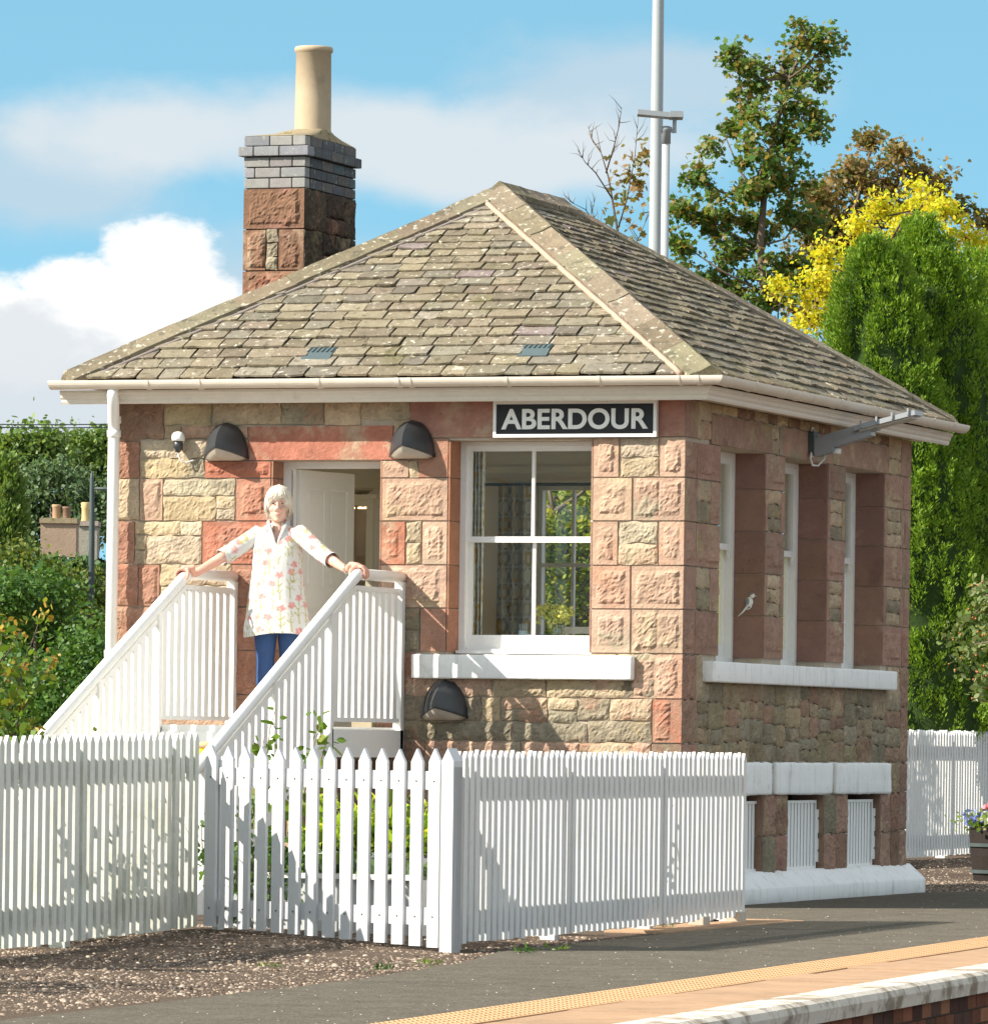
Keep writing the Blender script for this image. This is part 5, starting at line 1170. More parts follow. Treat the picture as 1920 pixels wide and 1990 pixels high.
tree('sycamore_tree', 'lower bronze tinged tree right of the tall sycamore with brown autumn leaves', 'tree', 67,
     [(1655, 268, 36, 28), (1715, 300, 34, 24), (1745, 330, 30, 30), (1625, 330, 42, 40), (1680, 340, 46, 36), (1590, 395, 44, 44), (1650, 410, 50, 40), (1720, 385, 44, 32), (1570, 465, 50, 44), (1630, 480, 46, 40), (1790, 345, 28, 22), (1815, 380, 30, 26), (1850, 405, 28, 22), (1880, 430, 22, 24), (1560, 540, 40, 34), (1560, 390, 40, 40), (1600, 440, 50, 40), (1520, 520, 44, 44), (1540, 590, 44, 40)],
     9500, .056, 'maple', BRZ, [(1605, 1300), (1600, 640), (1605, 540), (1625, 440), (1650, 350), (1665, 290)], BARK, 'trees behind the station building', subs=7, spread=.09, base_r=.05, depth=.8, seed=5, limb_r=.016)
tree('golden_tree', 'bright yellow golden leaved tree between the bronze tree and the green conifer', 'tree', 60,
     [(1690, 395, 36, 26), (1775, 372, 34, 30), (1800, 410, 50, 34), (1740, 430, 46, 30), (1640, 425, 34, 24), (1850, 455, 44, 34), (1880, 490, 30, 34), (1580, 500, 30, 28), (1560, 555, 40, 34), (1610, 560, 46, 40), (1510, 545, 34, 18), (1540, 605, 34, 26), (1600, 620, 40, 36), (1650, 500, 50, 40), (1700, 480, 50, 40)],
     8200, .044, 'oval', GLD, [(1640, 1300), (1640, 700), (1650, 560), (1700, 470), (1760, 400)], BARK, 'trees behind the station building', subs=9, spread=.085, base_r=.05, depth=.9, seed=8, limb_r=.014)
# bare twigs left of the masts
r = np.random.default_rng(4); D = 62
base = DP(dd(1235, 1300), D); base[2] = -.05
bt = thing('bare_tree', base, 'nearly bare thin twigged tree left of the grey masts behind the ridge', 'tree', 'trees behind the station building')
m = MB()
def P_(x, y, j=0): return DP(dd(x, y), D+j)
m.tube([base, P_(1200, 640), P_(1196, 520), P_(1180, 430), P_(1165, 340), P_(1150, 290), P_(1140, 240)], [.04, .026, .019, .013, .009, .005, .002], 7)
TW = [((1190, 480), (1150, 440), (1120, 400), (1090, 385)), ((1182, 440), (1200, 380), (1215, 300), (1222, 220)), ((1172, 380), (1140, 330), (1120, 310), (1105, 285)), ((1160, 330), (1175, 280), (1185, 240), (1190, 205)), ((1195, 510), (1225, 450), (1245, 400)), ((1150, 290), (1135, 270), (1125, 240)), ((1196, 540), (1150, 500), (1110, 470), (1080, 440), (1068, 395)), ((1110, 470), (1095, 440), (1098, 410)), ((1150, 440), (1132, 410), (1140, 375)), ((1205, 560), (1180, 540), (1150, 535))]
for q in TW:
    pts = [P_(x, y, .3*i*(1 if len(q) % 2 else -1)) for i, (x, y) in enumerate(q)]; m.tube(pts, np.linspace(.009, .002, len(pts)), 5)
    for a, c in zip(pts[:-1], pts[1:]):
        for _ in range(4):
            s_ = a+(c-a)*r.random(); d = RIGHT*r.uniform(-.5, .5)+UP*r.uniform(.1, .7)+FWD*r.uniform(-.3, .3); d *= .28; m.tube([s_, s_+d*.5+r.normal(0, .015, 3), s_+d], [.0045, .003, .001], 4)
m.build('trunk', BARK, bt, True)
pp = [P_(*p)+r.normal(0, .10, 3) for p in [(1215, 300), (1205, 340), (1225, 330), (1190, 400), (1200, 370), (1180, 480), (1210, 470), (1225, 540), (1190, 545), (1150, 500), (1235, 300)] for _ in range(26)]
leaf_mesh('crown', pp, .075, 'maple', BRZ, bt, seed=9)
def conifer(name, label, D, outline, seed, n_pl, group, mt=CON, per=46, plume=(.055, .21), leaf=.05):
    """outline: (centre px, half-width px, y px) of the foliage column from top to bottom"""
    r = np.random.default_rng(seed); s = 1.0153*D/F
    top, bot = outline[0], outline[-1]; base = DP(dd(bot[0], 1500), D); base[2] = 0
    root = thing(name, base, label, 'tree', group); ysr = np.array([o[2] for o in outline]); P, A, O = [], [], []
    for k in range(n_pl):
        y = r.uniform(ysr[0], ysr[-1]); cx = np.interp(y, ysr, [o[0] for o in outline]); hw = np.interp(y, ysr, [o[1] for o in outline])
        th = r.uniform(0, 2*math.pi); rad = r.uniform(.62, 1.02)**.6 if r.random() < .62 else r.uniform(.68, .86)
        rad *= 1+.30*MN.noise((math.cos(th)*1.6, math.sin(th)*1.6, y*.012+seed))
        c = DP(dd(cx, y), D+hw*s*0)+RIGHT*math.cos(th)*hw*s*rad+FWD*math.sin(th)*hw*s*rad*.9
        o = RIGHT*math.cos(th)+FWD*math.sin(th); ax = unit(UP*1.0+o*r.uniform(.15, .55)+r.normal(0, .12, 3)); h = plume[1]*r.uniform(.7, 1.3)
        t = r.uniform(-.5, .75, per); wdt = plume[0]*(1-.8*np.clip(t, -.3, 1))
        side = r.normal(size=(per, 3)); side -= (side@ax)[:, None]*ax; side = unit(side)
        pp = c+ax*(t*h)[:, None]+side*(wdt*r.uniform(.2, 1, per))[:, None]; P.append(pp); A.append(unit(ax+side*.55)); O.append(side*.6+o*.6)
    leaf_mesh('crown', np.concatenate(P), leaf, 'scale', mt, root, axis=np.concatenate(A), out=np.concatenate(O), up=.1, bend=.1, seed=seed)
    tr = MB(); tr.tube([base, DP(dd(top[0], top[2]+60), D)], [.16, .03], 10); tr.build('trunk', BARK, root, True)
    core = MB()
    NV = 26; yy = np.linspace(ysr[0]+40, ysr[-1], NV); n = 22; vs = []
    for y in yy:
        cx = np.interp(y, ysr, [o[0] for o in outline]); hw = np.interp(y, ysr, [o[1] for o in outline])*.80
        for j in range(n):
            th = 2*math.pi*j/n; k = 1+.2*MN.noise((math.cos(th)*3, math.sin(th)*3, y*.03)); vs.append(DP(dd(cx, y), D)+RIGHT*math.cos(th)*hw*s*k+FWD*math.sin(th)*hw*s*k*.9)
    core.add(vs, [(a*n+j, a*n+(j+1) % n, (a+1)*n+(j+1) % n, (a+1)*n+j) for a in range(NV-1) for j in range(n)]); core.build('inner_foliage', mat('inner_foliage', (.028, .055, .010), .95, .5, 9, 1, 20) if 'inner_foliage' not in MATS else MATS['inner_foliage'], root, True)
    return root
G_ = 'conifers behind the station building'
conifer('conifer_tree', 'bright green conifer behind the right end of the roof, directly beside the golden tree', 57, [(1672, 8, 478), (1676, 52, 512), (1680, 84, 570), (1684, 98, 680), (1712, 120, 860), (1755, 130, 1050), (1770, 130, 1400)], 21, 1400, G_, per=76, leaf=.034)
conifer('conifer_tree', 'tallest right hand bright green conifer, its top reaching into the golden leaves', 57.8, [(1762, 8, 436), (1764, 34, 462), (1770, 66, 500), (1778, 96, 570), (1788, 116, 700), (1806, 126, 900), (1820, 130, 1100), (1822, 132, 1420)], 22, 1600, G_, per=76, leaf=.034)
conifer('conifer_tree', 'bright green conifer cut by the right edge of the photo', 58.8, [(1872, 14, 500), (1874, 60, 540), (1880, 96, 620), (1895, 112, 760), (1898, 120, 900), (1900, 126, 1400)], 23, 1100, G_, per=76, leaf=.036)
# cotoneaster branch reaching in from the right, with red berries
r = np.random.default_rng(31); D = 53.0
base = DP(dd(1985, 1400), D); base[2] = .05
ct = thing('berry_shrub', base, 'arching pale leaved branches with small orange berries at the right edge above the rear fence', 'shrub')
m = MB(); pp, bp = [], []
for q in [((1985, 1400), (1975, 1250), (1930, 1170), (1880, 1160), (1850, 1190), (1805, 1228)), ((1985, 1400), (1960, 1270), (1910, 1225), (1860, 1235), (1835, 1275)), ((1985, 1400), (1960, 1300), (1915, 1270), (1885, 1290), (1870, 1330)), ((1985, 1400), (1990, 1250), (1940, 1180), (1890, 1140), (1870, 1120)), ((1985, 1400), (1970, 1220), (1925, 1200), (1890, 1205), (1870, 1225))]:
    pts = [DP(dd(*a), D+.2*i) for i, a in enumerate(q)]; pts[0] = base; m.tube(pts, np.linspace(.02, .003, len(pts)), 6)
    for a, c in zip(pts[2:-1], pts[3:]):
        for _ in range(75): pp.append(a+(c-a)*r.random()*1.08+r.normal(0, .045, 3))
        for _ in range(6): bp.append(a+(c-a)*r.random()+r.normal(0, .05, 3))
m.build('stems', BARK, ct, True); leaf_mesh('leaves', pp, .055, 'oval', leafmat('berry_leaf', [(.16, .22, .07), (.24, .29, .11), (.11, .17, .05), (.28, .31, .15)], .4), ct, seed=3)
m = MB()
for q in bp: m.ball(q, .011, 6, 4)
build_each(m, 'berry', mat('berry', (.50, .16, .06), .4, .1), ct, True)
# ferns over the rear fence
def fern(px, py, D, fronds, label):
    base = DP(dd(px, py), D); base[2] = .3; f = thing('fern', base, label, 'fern', 'ferns behind the rear fence'); P, A = [], []; m = MB(); rr = np.random.default_rng(int(px))
    for (dx, top, droop) in fronds:
        s = 1.0153*D/F; z0 = DP(dd(px, py), D)[2]
        pts = [base+RIGHT*dx*s*t*(1.0)+UP*((z0+top*s-base[2])*math.sin(t*math.pi*.62)/.93-droop*s*max(0, t-.7)*2) for t in np.linspace(0, 1, 16)]; m.tube(pts, np.linspace(.006, .002, 16), 4)
        for i in range(5, 16):
            for _ in range(4):
                for sg_ in (-1, 1): t = pts[i]-pts[i-1]; P.append(pts[i]-t*rr.random()); A.append(unit(t)*.4+unit(np.cross(t, FWD))*sg_+rr.normal(0, .1, 3))
    m.build('stems', PALEBARK, f); leaf_mesh('fronds', P, .045, 'narrow', FERN, f, axis=np.array(A), seed=2)
fern(1735, 1384, 58.5, [(-22, 6, 8), (28, 14, 14), (10, 20, 4)], 'small yellow green fern just beside the building corner above the rear fence')
fern(1858, 1388, 59.5, [(-50, 26, 20), (-20, 30, 8), (-10, 44, 0), (25, 36, 16), (45, 20, 18)], 'big fern with yellow and rusty fronds over the rear fence')
# flower tub on the right
t0 = np.array(DP((1948, 1712), 51.6)); t0[2] = .0
tb = thing('flower_tub', t0, 'dark wooden tub of pink, blue and white flowers at the right edge', 'planter')
m = MB(); m.lathe(t0, [(.25, 0), (.28, .22), (.295, .46), (.28, .47), (.27, .42)], 22, cap=False); m.lathe(t0+[0, 0, .40], [(.27, 0), (.01, .01)], 22)
o = m.build('barrel', WOODDARK, tb)
m = MB()
for z in (.07, .30): m.lathe(t0+[0, 0, z], [(.258+z*.10, 0), (.272+z*.10, .0), (.275+z*.10, .03), (.262+z*.10, .03)], 22, cap=False)
m.build('hoops', DARKMETAL, o)
r = np.random.default_rng(6)
leaf_mesh('foliage', t0+r.normal(size=(900, 3))*[.15, .15, .05]+[0, 0, .52], .045, 'oval', SHB, tb, seed=3)
for nm_, c_, ctr, cnt in (('pink_flowers', (.80, .20, .28), (-.03, 0, .60), 160), ('orange_flowers', (.80, .30, .12), (.10, -.05, .57), 120), ('blue_flowers', (.16, .20, .60), (-.20, -.08, .50), 130), ('white_flowers', (.80, .80, .62), (.02, -.20, .47), 160)):
    leaf_mesh(nm_, t0+np.array(ctr)*1.1+[0, 0, .0]+r.normal(size=(cnt, 3))*[.06, .06, .035], .035, 'oval', leafmat(nm_, [c_, tuple(min(1, x*1.4+.05) for x in c_)], .3), tb, seed=cnt, up=.9)
# ------------------------------------------------------------------ behind the gate: troughs and leafy stems
def trough(x0, x1, yc, z0, z1, label, mt, plants, lip=.03):
    t = thing('planter_trough', ((x0+x1)/2, yc, z0), label, 'planter', 'troughs behind the gate')
    m = MB(); w_ = .15
    m.box((x0, yc-w_, z0), (x1, yc-w_+.025, z1)); m.box((x0, yc+w_-.025, z0), (x1, yc+w_, z1)); m.box((x0, yc-w_+.025, z0), (x0+.025, yc+w_-.025, z1)); m.box((x1-.025, yc-w_+.025, z0), (x1, yc+w_-.025, z1)); m.build('box', mt, t)
    m = MB(); m.box((x0-lip, yc-w_-lip, z1-.0), (x1+lip, yc-w_+.03, z1+.03)); m.box((x0-lip, yc+w_-.03, z1), (x1+lip, yc+w_+lip, z1+.03)); m.build('rim', WHITE, t)
    m = MB(); m.box((x0+.025, yc-w_+.025, z0), (x1-.025, yc+w_-.025, z1-.03)); m.build('soil', SOIL, t)
    for nm_, mt_, cnt, zz, sp, sz, sh in plants:
        r = np.random.default_rng(cnt); p = np.stack([r.uniform(x0, x1, cnt), r.normal(yc, .09, cnt), z1+zz+np.abs(r.normal(0, sp, cnt))], 1)
        leaf_mesh(nm_, p, sz, sh, mt_, t, axis=r.normal(size=(cnt, 3))*.6+[0, 0, .7], seed=cnt)
    return t
ty, ty2 = -7.45, -6.55
xa, xb = FP(k12(215, 1280), ty)[0], FP(k12(1690, 1280), ty)[0]
trough(xa, xb, ty, .0, FP(k12(1300, 1268), ty)[2], 'long low grey trough directly behind the gate with low speckled plants', GREYWOOD, [('foliage', PGR, 700, .01, .05, .05, 'oval'), ('foliage', SHB, 300, .0, .05, .05, 'oval')])
trough(FP(k12(860, 1280), ty2)[0], FP(k12(1700, 1280), ty2)[0], ty2, .0, FP(k12(1300, 1112), ty2)[2], 'taller trough further behind the gate filled with bright lime green plants', GREYWOOD, [('lime_foliage', LIM, 1700, .02, .13, .075, 'narrow'), ('foliage', SHB, 500, .0, .10, .07, 'oval')])
def stems(name, label, cat, base, paths, mt, size, dens, shape='oval', group=None, spread=.05, tip=None, seed=1, stem_r=.008, bark=PALEBARK):
    root = thing(name, base, label, cat, group); r = np.random.default_rng(seed); m = MB(); P, TP = [], []
    for pts in paths:
        pts = [np.array(p) for p in pts]; m.tube(pts, np.linspace(stem_r, stem_r*.25, len(pts)), 5)
        for i, (a, c) in enumerate(zip(pts[:-1], pts[1:])):
            k = max(1, int(dens*np.linalg.norm(c-a)))
            for _ in range(k): P.append(a+(c-a)*r.random()+r.normal(0, spread, 3))
        if tip: TP += [pts[-1]+r.normal(0, .03, 3) for _ in range(12)]
    m.build('stems', bark, root, True); leaf_mesh('leaves', P, size, shape, mt, root, seed=seed, up=.5)
    if tip: leaf_mesh('young_leaves', TP, size*.8, shape, tip, root, seed=seed+1)
    return root
D = 34.9
def Q(x, y, j=0): return DP(k12(x, y), D+j)
b0 = Q(560, 1500); b0[2] = .03
stems('climbing_shrub', 'leafy shrub with two tall upright shoots growing behind the gate', 'shrub', b0,
      [[b0, Q(570, 1100), Q(560, 700), Q(575, 400), Q(600, 200), Q(640, 60)], [b0, Q(500, 1000), Q(480, 800), Q(510, 500), Q(560, 260)], [Q(700, 1500), Q(780, 1000), Q(850, 600), Q(900, 350), Q(950, 200), Q(940, 80)], [Q(780, 1000), Q(840, 700), Q(960, 420), Q(1000, 290), Q(990, 170)], [b0, Q(640, 1100), Q(680, 800), Q(720, 560)]],
      SHB, .058, 60, seed=5, spread=.035)
D = 34.3
b0 = Q(300, 1500); b0[2] = .06
stems('climbing_shrub', 'dark small leaved twiggy shrub low behind the left end of the gate', 'shrub', b0,
      [[b0, Q(250, 1200), Q(240, 1000), Q(245, 830)], [b0, Q(370, 1200), Q(370, 950), Q(365, 810)], [b0, Q(480, 1250), Q(500, 900), Q(450, 660)], [Q(560, 1500), Q(600, 1250), Q(590, 1000), Q(560, 960)], [Q(620, 1500), Q(640, 1200), Q(620, 850)], [Q(700, 1500), Q(740, 1300), Q(800, 1150), Q(950, 1090)], [Q(760, 1500), Q(750, 1200), Q(720, 950)], [b0, Q(120, 1050), Q(115, 900), Q(120, 790)], [Q(800, 1400), Q(860, 1200), Q(870, 980)]],
      DGR, .042, 130, seed=8, spread=.035, stem_r=.006)
yb = np.array([-2.50, -2.6, .62])
t = thing('yellow_tub', yb, 'yellow tub just showing between the dappled fence and the handrail', 'tub')
m = MB(); m.lathe(yb, [(.075, 0), (.100, .475), (.096, .475)], 18, cap=False); m.build('body', YELLOW, t, True)
m = MB(); m.lathe(yb+[0, 0, .465], [(.106, 0), (.114, .02), (.10, .035), (.01, .04)], 18); m.build('lid', mat('tub_lid', (.62, .42, .25), .6, .1), t, True)
b0 = np.array([-.95, -9.7, .03])
stems('garden_shrub', 'leafy shrub hidden behind the dappled fence, its leaves glimpsed between the pickets', 'shrub', b0, [[b0, b0+[.1, .1, .5], b0+[.15, .3, 1.05]], [b0, b0+[.2, -.2, .5], b0+[.25, -.3, 1.1]], [b0, b0+[.0, .5, .5], b0+[.2, .7, 1.0]], [b0, b0+[.1, -.5, .5], b0+[.2, -.7, .95]], [b0, b0+[.3, .2, .3], b0+[.35, .1, .8]], [b0, b0+[.25, -.9, .5], b0+[.3, -1.1, 1.0]], [b0, b0+[.25, .9, .4], b0+[.3, 1.0, .9]]], SHB, .055, 230, spread=.10, seed=71)
b0 = np.array([1.0, -4.9, .0])
stems('garden_shrub', 'thin leafy shrub hidden behind the far half of the platform fence', 'shrub', b0, [[b0, b0+[.05, .05, .5], b0+[.1, .1, .98]], [b0, b0+[.1, .2, .4], b0+[.15, .3, .8]]], SHB, .045, 70, spread=.05, seed=72)
# small weeds at the edge of the asphalt
for k, (p, lb) in enumerate(((k6(1405, 1575), 'single small green weed in the middle of the gravel'), (k7(860, 1490), 'tuft of grass at the foot of the platform fence'), (k7(1045, 1480), 'tiny tuft of grass right of the larger one along the platform fence'), (k7(380, 1555), 'small weed by the foot of the gate post'), (k7(110, 1585), 'low weed on the gravel at the asphalt edge below the gate'), (k7(1615, 1360), 'dark rounded weed under the far part of the platform fence'))):
    r0 = ray(*p); q = EYE+r0*((.015-H)/r0[2]); r = np.random.default_rng(k); n = (16, 60, 24, 26, 30, 22)[k]
    o = leaf_mesh('weed', q+r.normal(size=(n, 3))*[.04, .04, .003]+[0, 0, .006], .032, 'narrow', (SHB, IVY, SHB, SHB, IVY, IVY)[k], None, axis=r.normal(size=(n, 3))*.7+[0, 0, .8], seed=k); tag(o, lb, 'weed')
# loose stones of the gravel
r = np.random.default_rng(77); n = 24000
hx6 = [(math.cos(k*math.pi/3), math.sin(k*math.pi/3)) for k in range(6)]
pb = [(0, 0, 1)]+[(.62*x, .62*y, .82) for x, y in hx6]+[(x, y, 0) for x, y in hx6]; pf = [(0, 1+k, 1+(k+1) % 6) for k in range(6)]+[(1+k, 7+k, 7+(k+1) % 6, 1+(k+1) % 6) for k in range(6)]
V, Fc = [], []; X = r.uniform(-1.2, 2.7, n); Y = r.uniform(-18, -6.2, n)
X2 = r.uniform(-2.0, 1.4, 11000); Y2 = r.uniform(5.8, 15, 11000); X = np.concatenate([X, X2]); Y = np.concatenate([Y, Y2])
zs = gz(X, Y)
for i in range(len(X)):
    if X[i] > aleft(Y[i])+.06*r.random(): continue
    s = r.uniform(.005, .012)*(1.0+.7*(r.random() < .08)); a = r.uniform(0, 6.28); ca, sa = math.cos(a), math.sin(a); o = len(V); e_ = r.uniform(.55, 1.1); tl = r.uniform(-.4, .4); fl = r.uniform(.45, .8)
    for (x, y, z) in pb: V.append((X[i]+(x*ca-y*sa*e_)*s, Y[i]+(x*sa+y*ca*e_)*s, zs[i]-.002+(z*fl+tl*x*.4)*s))
    Fc += [tuple(q+o for q in f) for f in pf]
me = bpy.data.meshes.new('gravel'); me.from_pydata(V, [], Fc); me.materials.append(PEBBLE); me.shade_smooth(); o = bpy.data.objects.new('gravel', me); COL.objects.link(o); tag(o, kind='stuff')

# pale grit scattered on the asphalt
V, Fc = [], []
for i in range(260):
    y = r.uniform(-18, 4); x = r.uniform(aleft(y)+.02, 3.15-.068*y); s = r.uniform(.0025, .0065); o = len(V)
    for (px_, py_, pz_) in pb: V.append((x+px_*s, y+py_*s*.8, .012+float(gz(x, y))+pz_*s*.7))
    Fc += [tuple(q+o for q in f) for f in pf]
me = bpy.data.meshes.new('grit'); me.from_pydata(V, [], Fc); me.materials.append(mat('grit_stone', (.5, .46, .4), .9, .2, 30, island=[(.22, .19, .16), (.48, .44, .38), (.34, .3, .26)], spec=0)); o = bpy.data.objects.new('grit', me); COL.objects.link(o); tag(o, kind='stuff')

# ================================================================== MASTS, LAMP POSTS, WIRES
p = DP(dd(1254, 500), 56); p[2] = 0
t = thing('tall_mast', p, 'tall thick pale grey steel mast running out of the top of the photo', 'mast')
m = MB(); q = DP(dd(1260, 0), 56); m.tube([p, DP(dd(1254, 500), 56), q, q+[.0, 0, 3.2]], [.068, .062, .054, .04], 20); m.build('pole', GREYSTEEL, t, True); m = MB(); m.lathe(p, [(.16, 0), (.16, .03), (.08, .05)], 16); m.build('base_flange', GREYSTEEL, t)
p = DP(dd(1272, 500), 54.5); p[2] = 0; tp = DP(dd(1275, 245), 54.5)
t = thing('camera_mast', p, 'shorter thin grey mast with two flat floodlight heads just right of the tall mast', 'mast')
m = MB(); m.tube([p, tp], .036, 16); m.build('pole', GREYSTEEL, t, True); m = MB(); m.lathe(tp-[0, 0, .14], [(.043, 0), (.043, .11), (.055, .12), (.055, .15), (.03, .16)], 16); m.build('collar', LAMPGREY, t, True)
m = MB(); c = DP(dd(1262, 220), 54.5); m.beam(c-RIGHT*.20+UP*.02, c+RIGHT*.17-UP*.01, .22, .045); m.beam(c+RIGHT*.14-UP*.03, c+RIGHT*.14-UP*.16, .03, .03, up=(1, 0, 0)); m.beam(c+RIGHT*.14-UP*.15, tp+UP*.0, .03, .03); m.build('lamp_head', LAMPGREY, t)
m = MB(); c = DP(dd(1284, 226), 54.5); m.obox(c-RIGHT*.01-FWD*.14, RIGHT*.12, UP*.055, FWD*.28); m.build('lamp_head', LAMPGREY, t)
p = DP(dd(176, 1090), 66); p[2] = 0
t = thing('black_lamp_post', p, 'slim black lamp post with short arm left of the building among the trees', 'lamp post')
m = MB(); tp = DP(dd(176, 915), 66); m.tube([p, DP(dd(176, 1000), 66), tp, tp+[0, 0, .08]], [.05, .032, .022, .006], 12); m.build('post', DARKMETAL, t, True); m = MB(); a = DP(dd(176, 935), 66); m.tube([a, a+RIGHT*.42], .016, 8); m.tube([a+RIGHT*.40, a+RIGHT*.44], .028, 8); m.build('arm', DARKMETAL, t, True)
m = MB(); c = a+RIGHT*.56; m.lathe(c-[0, 0, .16], [(.06, 0), (.11, .03), (.13, .22), (.05, .30), (.02, .34)], 8); m.build('lantern', DARKMETAL, t)
for k, (y0, y1, lb) in enumerate(((790, 787, 'upper thin overhead wire crossing the sky left of the building'), (795, 794, 'lower thin overhead wire crossing the sky left of the building'))):
    a, b = DP(dd(-400, y0+6), 105), DP(dd(700, y1-4), 118); pts = [a+(b-a)*t-UP*.9*(t*(1-t)) for t in np.linspace(0, 1, 14)]
    m = MB(); m.tube(pts, .011, 5); tag(m.build('overhead_wire', DARKMETAL), lb, 'wire')
# ================================================================== FAR LEFT: houses, trees, ivy
def house(D, label, chim, pots, wall_mt, cap_mt, roofpx, pot_mts):
    c = DP(dd(*chim[0]), D); s = 1.0153*D/F; base = c.copy(); base[2] = 0
    t = thing('stone_house', base, label, 'house', 'old houses among the trees at left')
    ridge = DP(dd(*roofpx[0]), D); eave = DP(dd(*roofpx[1]), D)
    wd = abs((eave-ridge)@RIGHT); m = MB(); r0 = ridge-RIGHT*0
    # roof falling to the right from a ridge that runs away from the viewer
    A_ = [ridge, ridge+FWD*5, eave+FWD*5, eave]; B_ = [ridge, ridge+FWD*5, ridge-RIGHT*wd*1.6+UP*(eave-ridge)[2]*1.6+FWD*5, ridge-RIGHT*wd*1.6+UP*(eave-ridge)[2]*1.6]
    m.add(A_+B_, [(0, 1, 2, 3), (7, 6, 5, 4)]); rf_ = m.build('roof', HOUSESLATE, t)
    m = MB(); x0, x1 = ridge-RIGHT*wd*1.5, eave-RIGHT*.15; z = min(eave[2], (ridge-UP*.0)[2]+(eave-ridge)[2]*1.5)-.05
    m.add([[*x0[:2], 0], [*x1[:2], 0], [*x1[:2], z], [*(ridge-UP*.1)], [*x0[:2], z]]+[[*(x0+FWD*5)[:2], 0], [*(x1+FWD*5)[:2], 0], [*(x1+FWD*5)[:2], z], [*(ridge-UP*.1+FWD*5)], [*(x0+FWD*5)[:2], z]], [(0, 1, 2, 3, 4), (1, 6, 7, 2), (5, 0, 4, 9), (9, 8, 7, 6, 5)]); m.build('wall', wall_mt, t)
    m = MB(); (cx, cy), (hw, hh) = chim; c0 = DP(dd(cx, cy), D); m.obox(c0-RIGHT*hw*s-UP*hh*s-FWD*.3, RIGHT*2*hw*s, FWD*.6, UP*2*hh*s); ck_ = m.build('chimney', wall_mt, rf_)
    m = MB(); m.obox(c0-RIGHT*(hw+2)*s+UP*hh*s-FWD*.34, RIGHT*2*(hw+2)*s, FWD*.68, UP*.08); m.build('chimney_cap', cap_mt, rf_)
    for k, (px, top, bot, rr, fancy) in enumerate(pots):
        q = DP(dd(px, bot), D); h = (bot-top)*s; q[2] -= .03; r_ = rr*s; m = MB()
        if fancy: m.lathe(q, [(r_*1.3, 0), (r_, .1*h), (r_*1.35, .28*h), (r_*1.0, .40*h), (r_, .75*h), (r_*1.25, .85*h), (r_*1.1, .88*h), (r_*1.3, .97*h), (r_*1.0, h)], 14)
        else: m.lathe(q, [(r_*1.12, 0), (r_, .06*h), (r_*.98, .86*h), (r_*1.15, .9*h), (r_*1.1, h)], 14)
        m.build('chimney_pot', pot_mts[k], rf_, True)
    return t
house(92, 'old house with broad brown chimney and two clay pots among the trees', ((114, 1035), (34, 32)), [(108, 962, 1006, 8, 0), (127, 966, 1006, 8, 0)], mat('brown_render', (.34, .25, .18), .95, .2, 5, .8, 30), MORTARDARK, [(108, 1040), (178, 1098)], [CLAY, mat('dark_clay', (.24, .15, .10), .8, .2)])
house(96, 'old house with speckled chimney and ornate yellow pot behind the black lamp post', ((170, 1050), (18, 42)), [(163, 958, 1010, 7, 1)], mat('pebbledash', (.34, .31, .25), .95, .5, 40, 1, 80), PLASTER, [(168, 1060), (300, 1110)], [mat('buff_pot', (.58, .42, .20), .8, .1)])
GL = 'trees at far left'
tree('broadleaf_tree', 'far dark green tree filling the skyline at the left edge', 'tree', 135, [(20, 850, 40, 24), (70, 845, 42, 26), (30, 890, 50, 34), (90, 880, 44, 34), (10, 930, 30, 30)], 6000, .115, 'oval', MGR, [(40, 1200), (40, 960), (45, 880)], BARK, GL, subs=14, spread=.24, base_r=.2, depth=.9, seed=11, twig=False, limb_r=.05)
tree('broadleaf_tree', 'far green tree on the skyline just left of the white downpipe', 'tree', 138, [(130, 845, 40, 26), (180, 850, 40, 30), (215, 850, 40, 34), (140, 890, 46, 34), (195, 895, 44, 36), (240, 890, 40, 40), (180, 940, 50, 40)], 7500, .115, 'oval', MGR, [(170, 1200), (165, 960), (160, 880)], BARK, GL, subs=14, spread=.24, base_r=.2, depth=.9, seed=12, twig=False, limb_r=.05)
tree('willow_bush', 'pale grey green rounded tree in front of the skyline trees, above the chimneys', 'tree', 118, [(45, 930, 40, 36), (95, 915, 44, 34), (140, 925, 40, 32), (70, 975, 46, 40), (125, 970, 50, 42), (180, 945, 34, 34), (190, 990, 34, 40), (60, 1030, 40, 40), (30, 1000, 30, 40), (150, 1020, 60, 40), (215, 960, 30, 60)], 9500, .085, 'oval', PGR, [(100, 1200), (100, 1020), (100, 950)], BARK, GL, subs=16, spread=.16, base_r=.12, depth=1.0, seed=13, twig=False, limb_r=.04)
conifer('conifer_tree', 'olive green conifer at the left edge below the pale tree', 76, [(8, 10, 895), (6, 26, 935), (10, 40, 990), (6, 52, 1040), (0, 58, 1100)], 24, 150, GL, mt=MGR, leaf=.075, plume=(.09, .22))
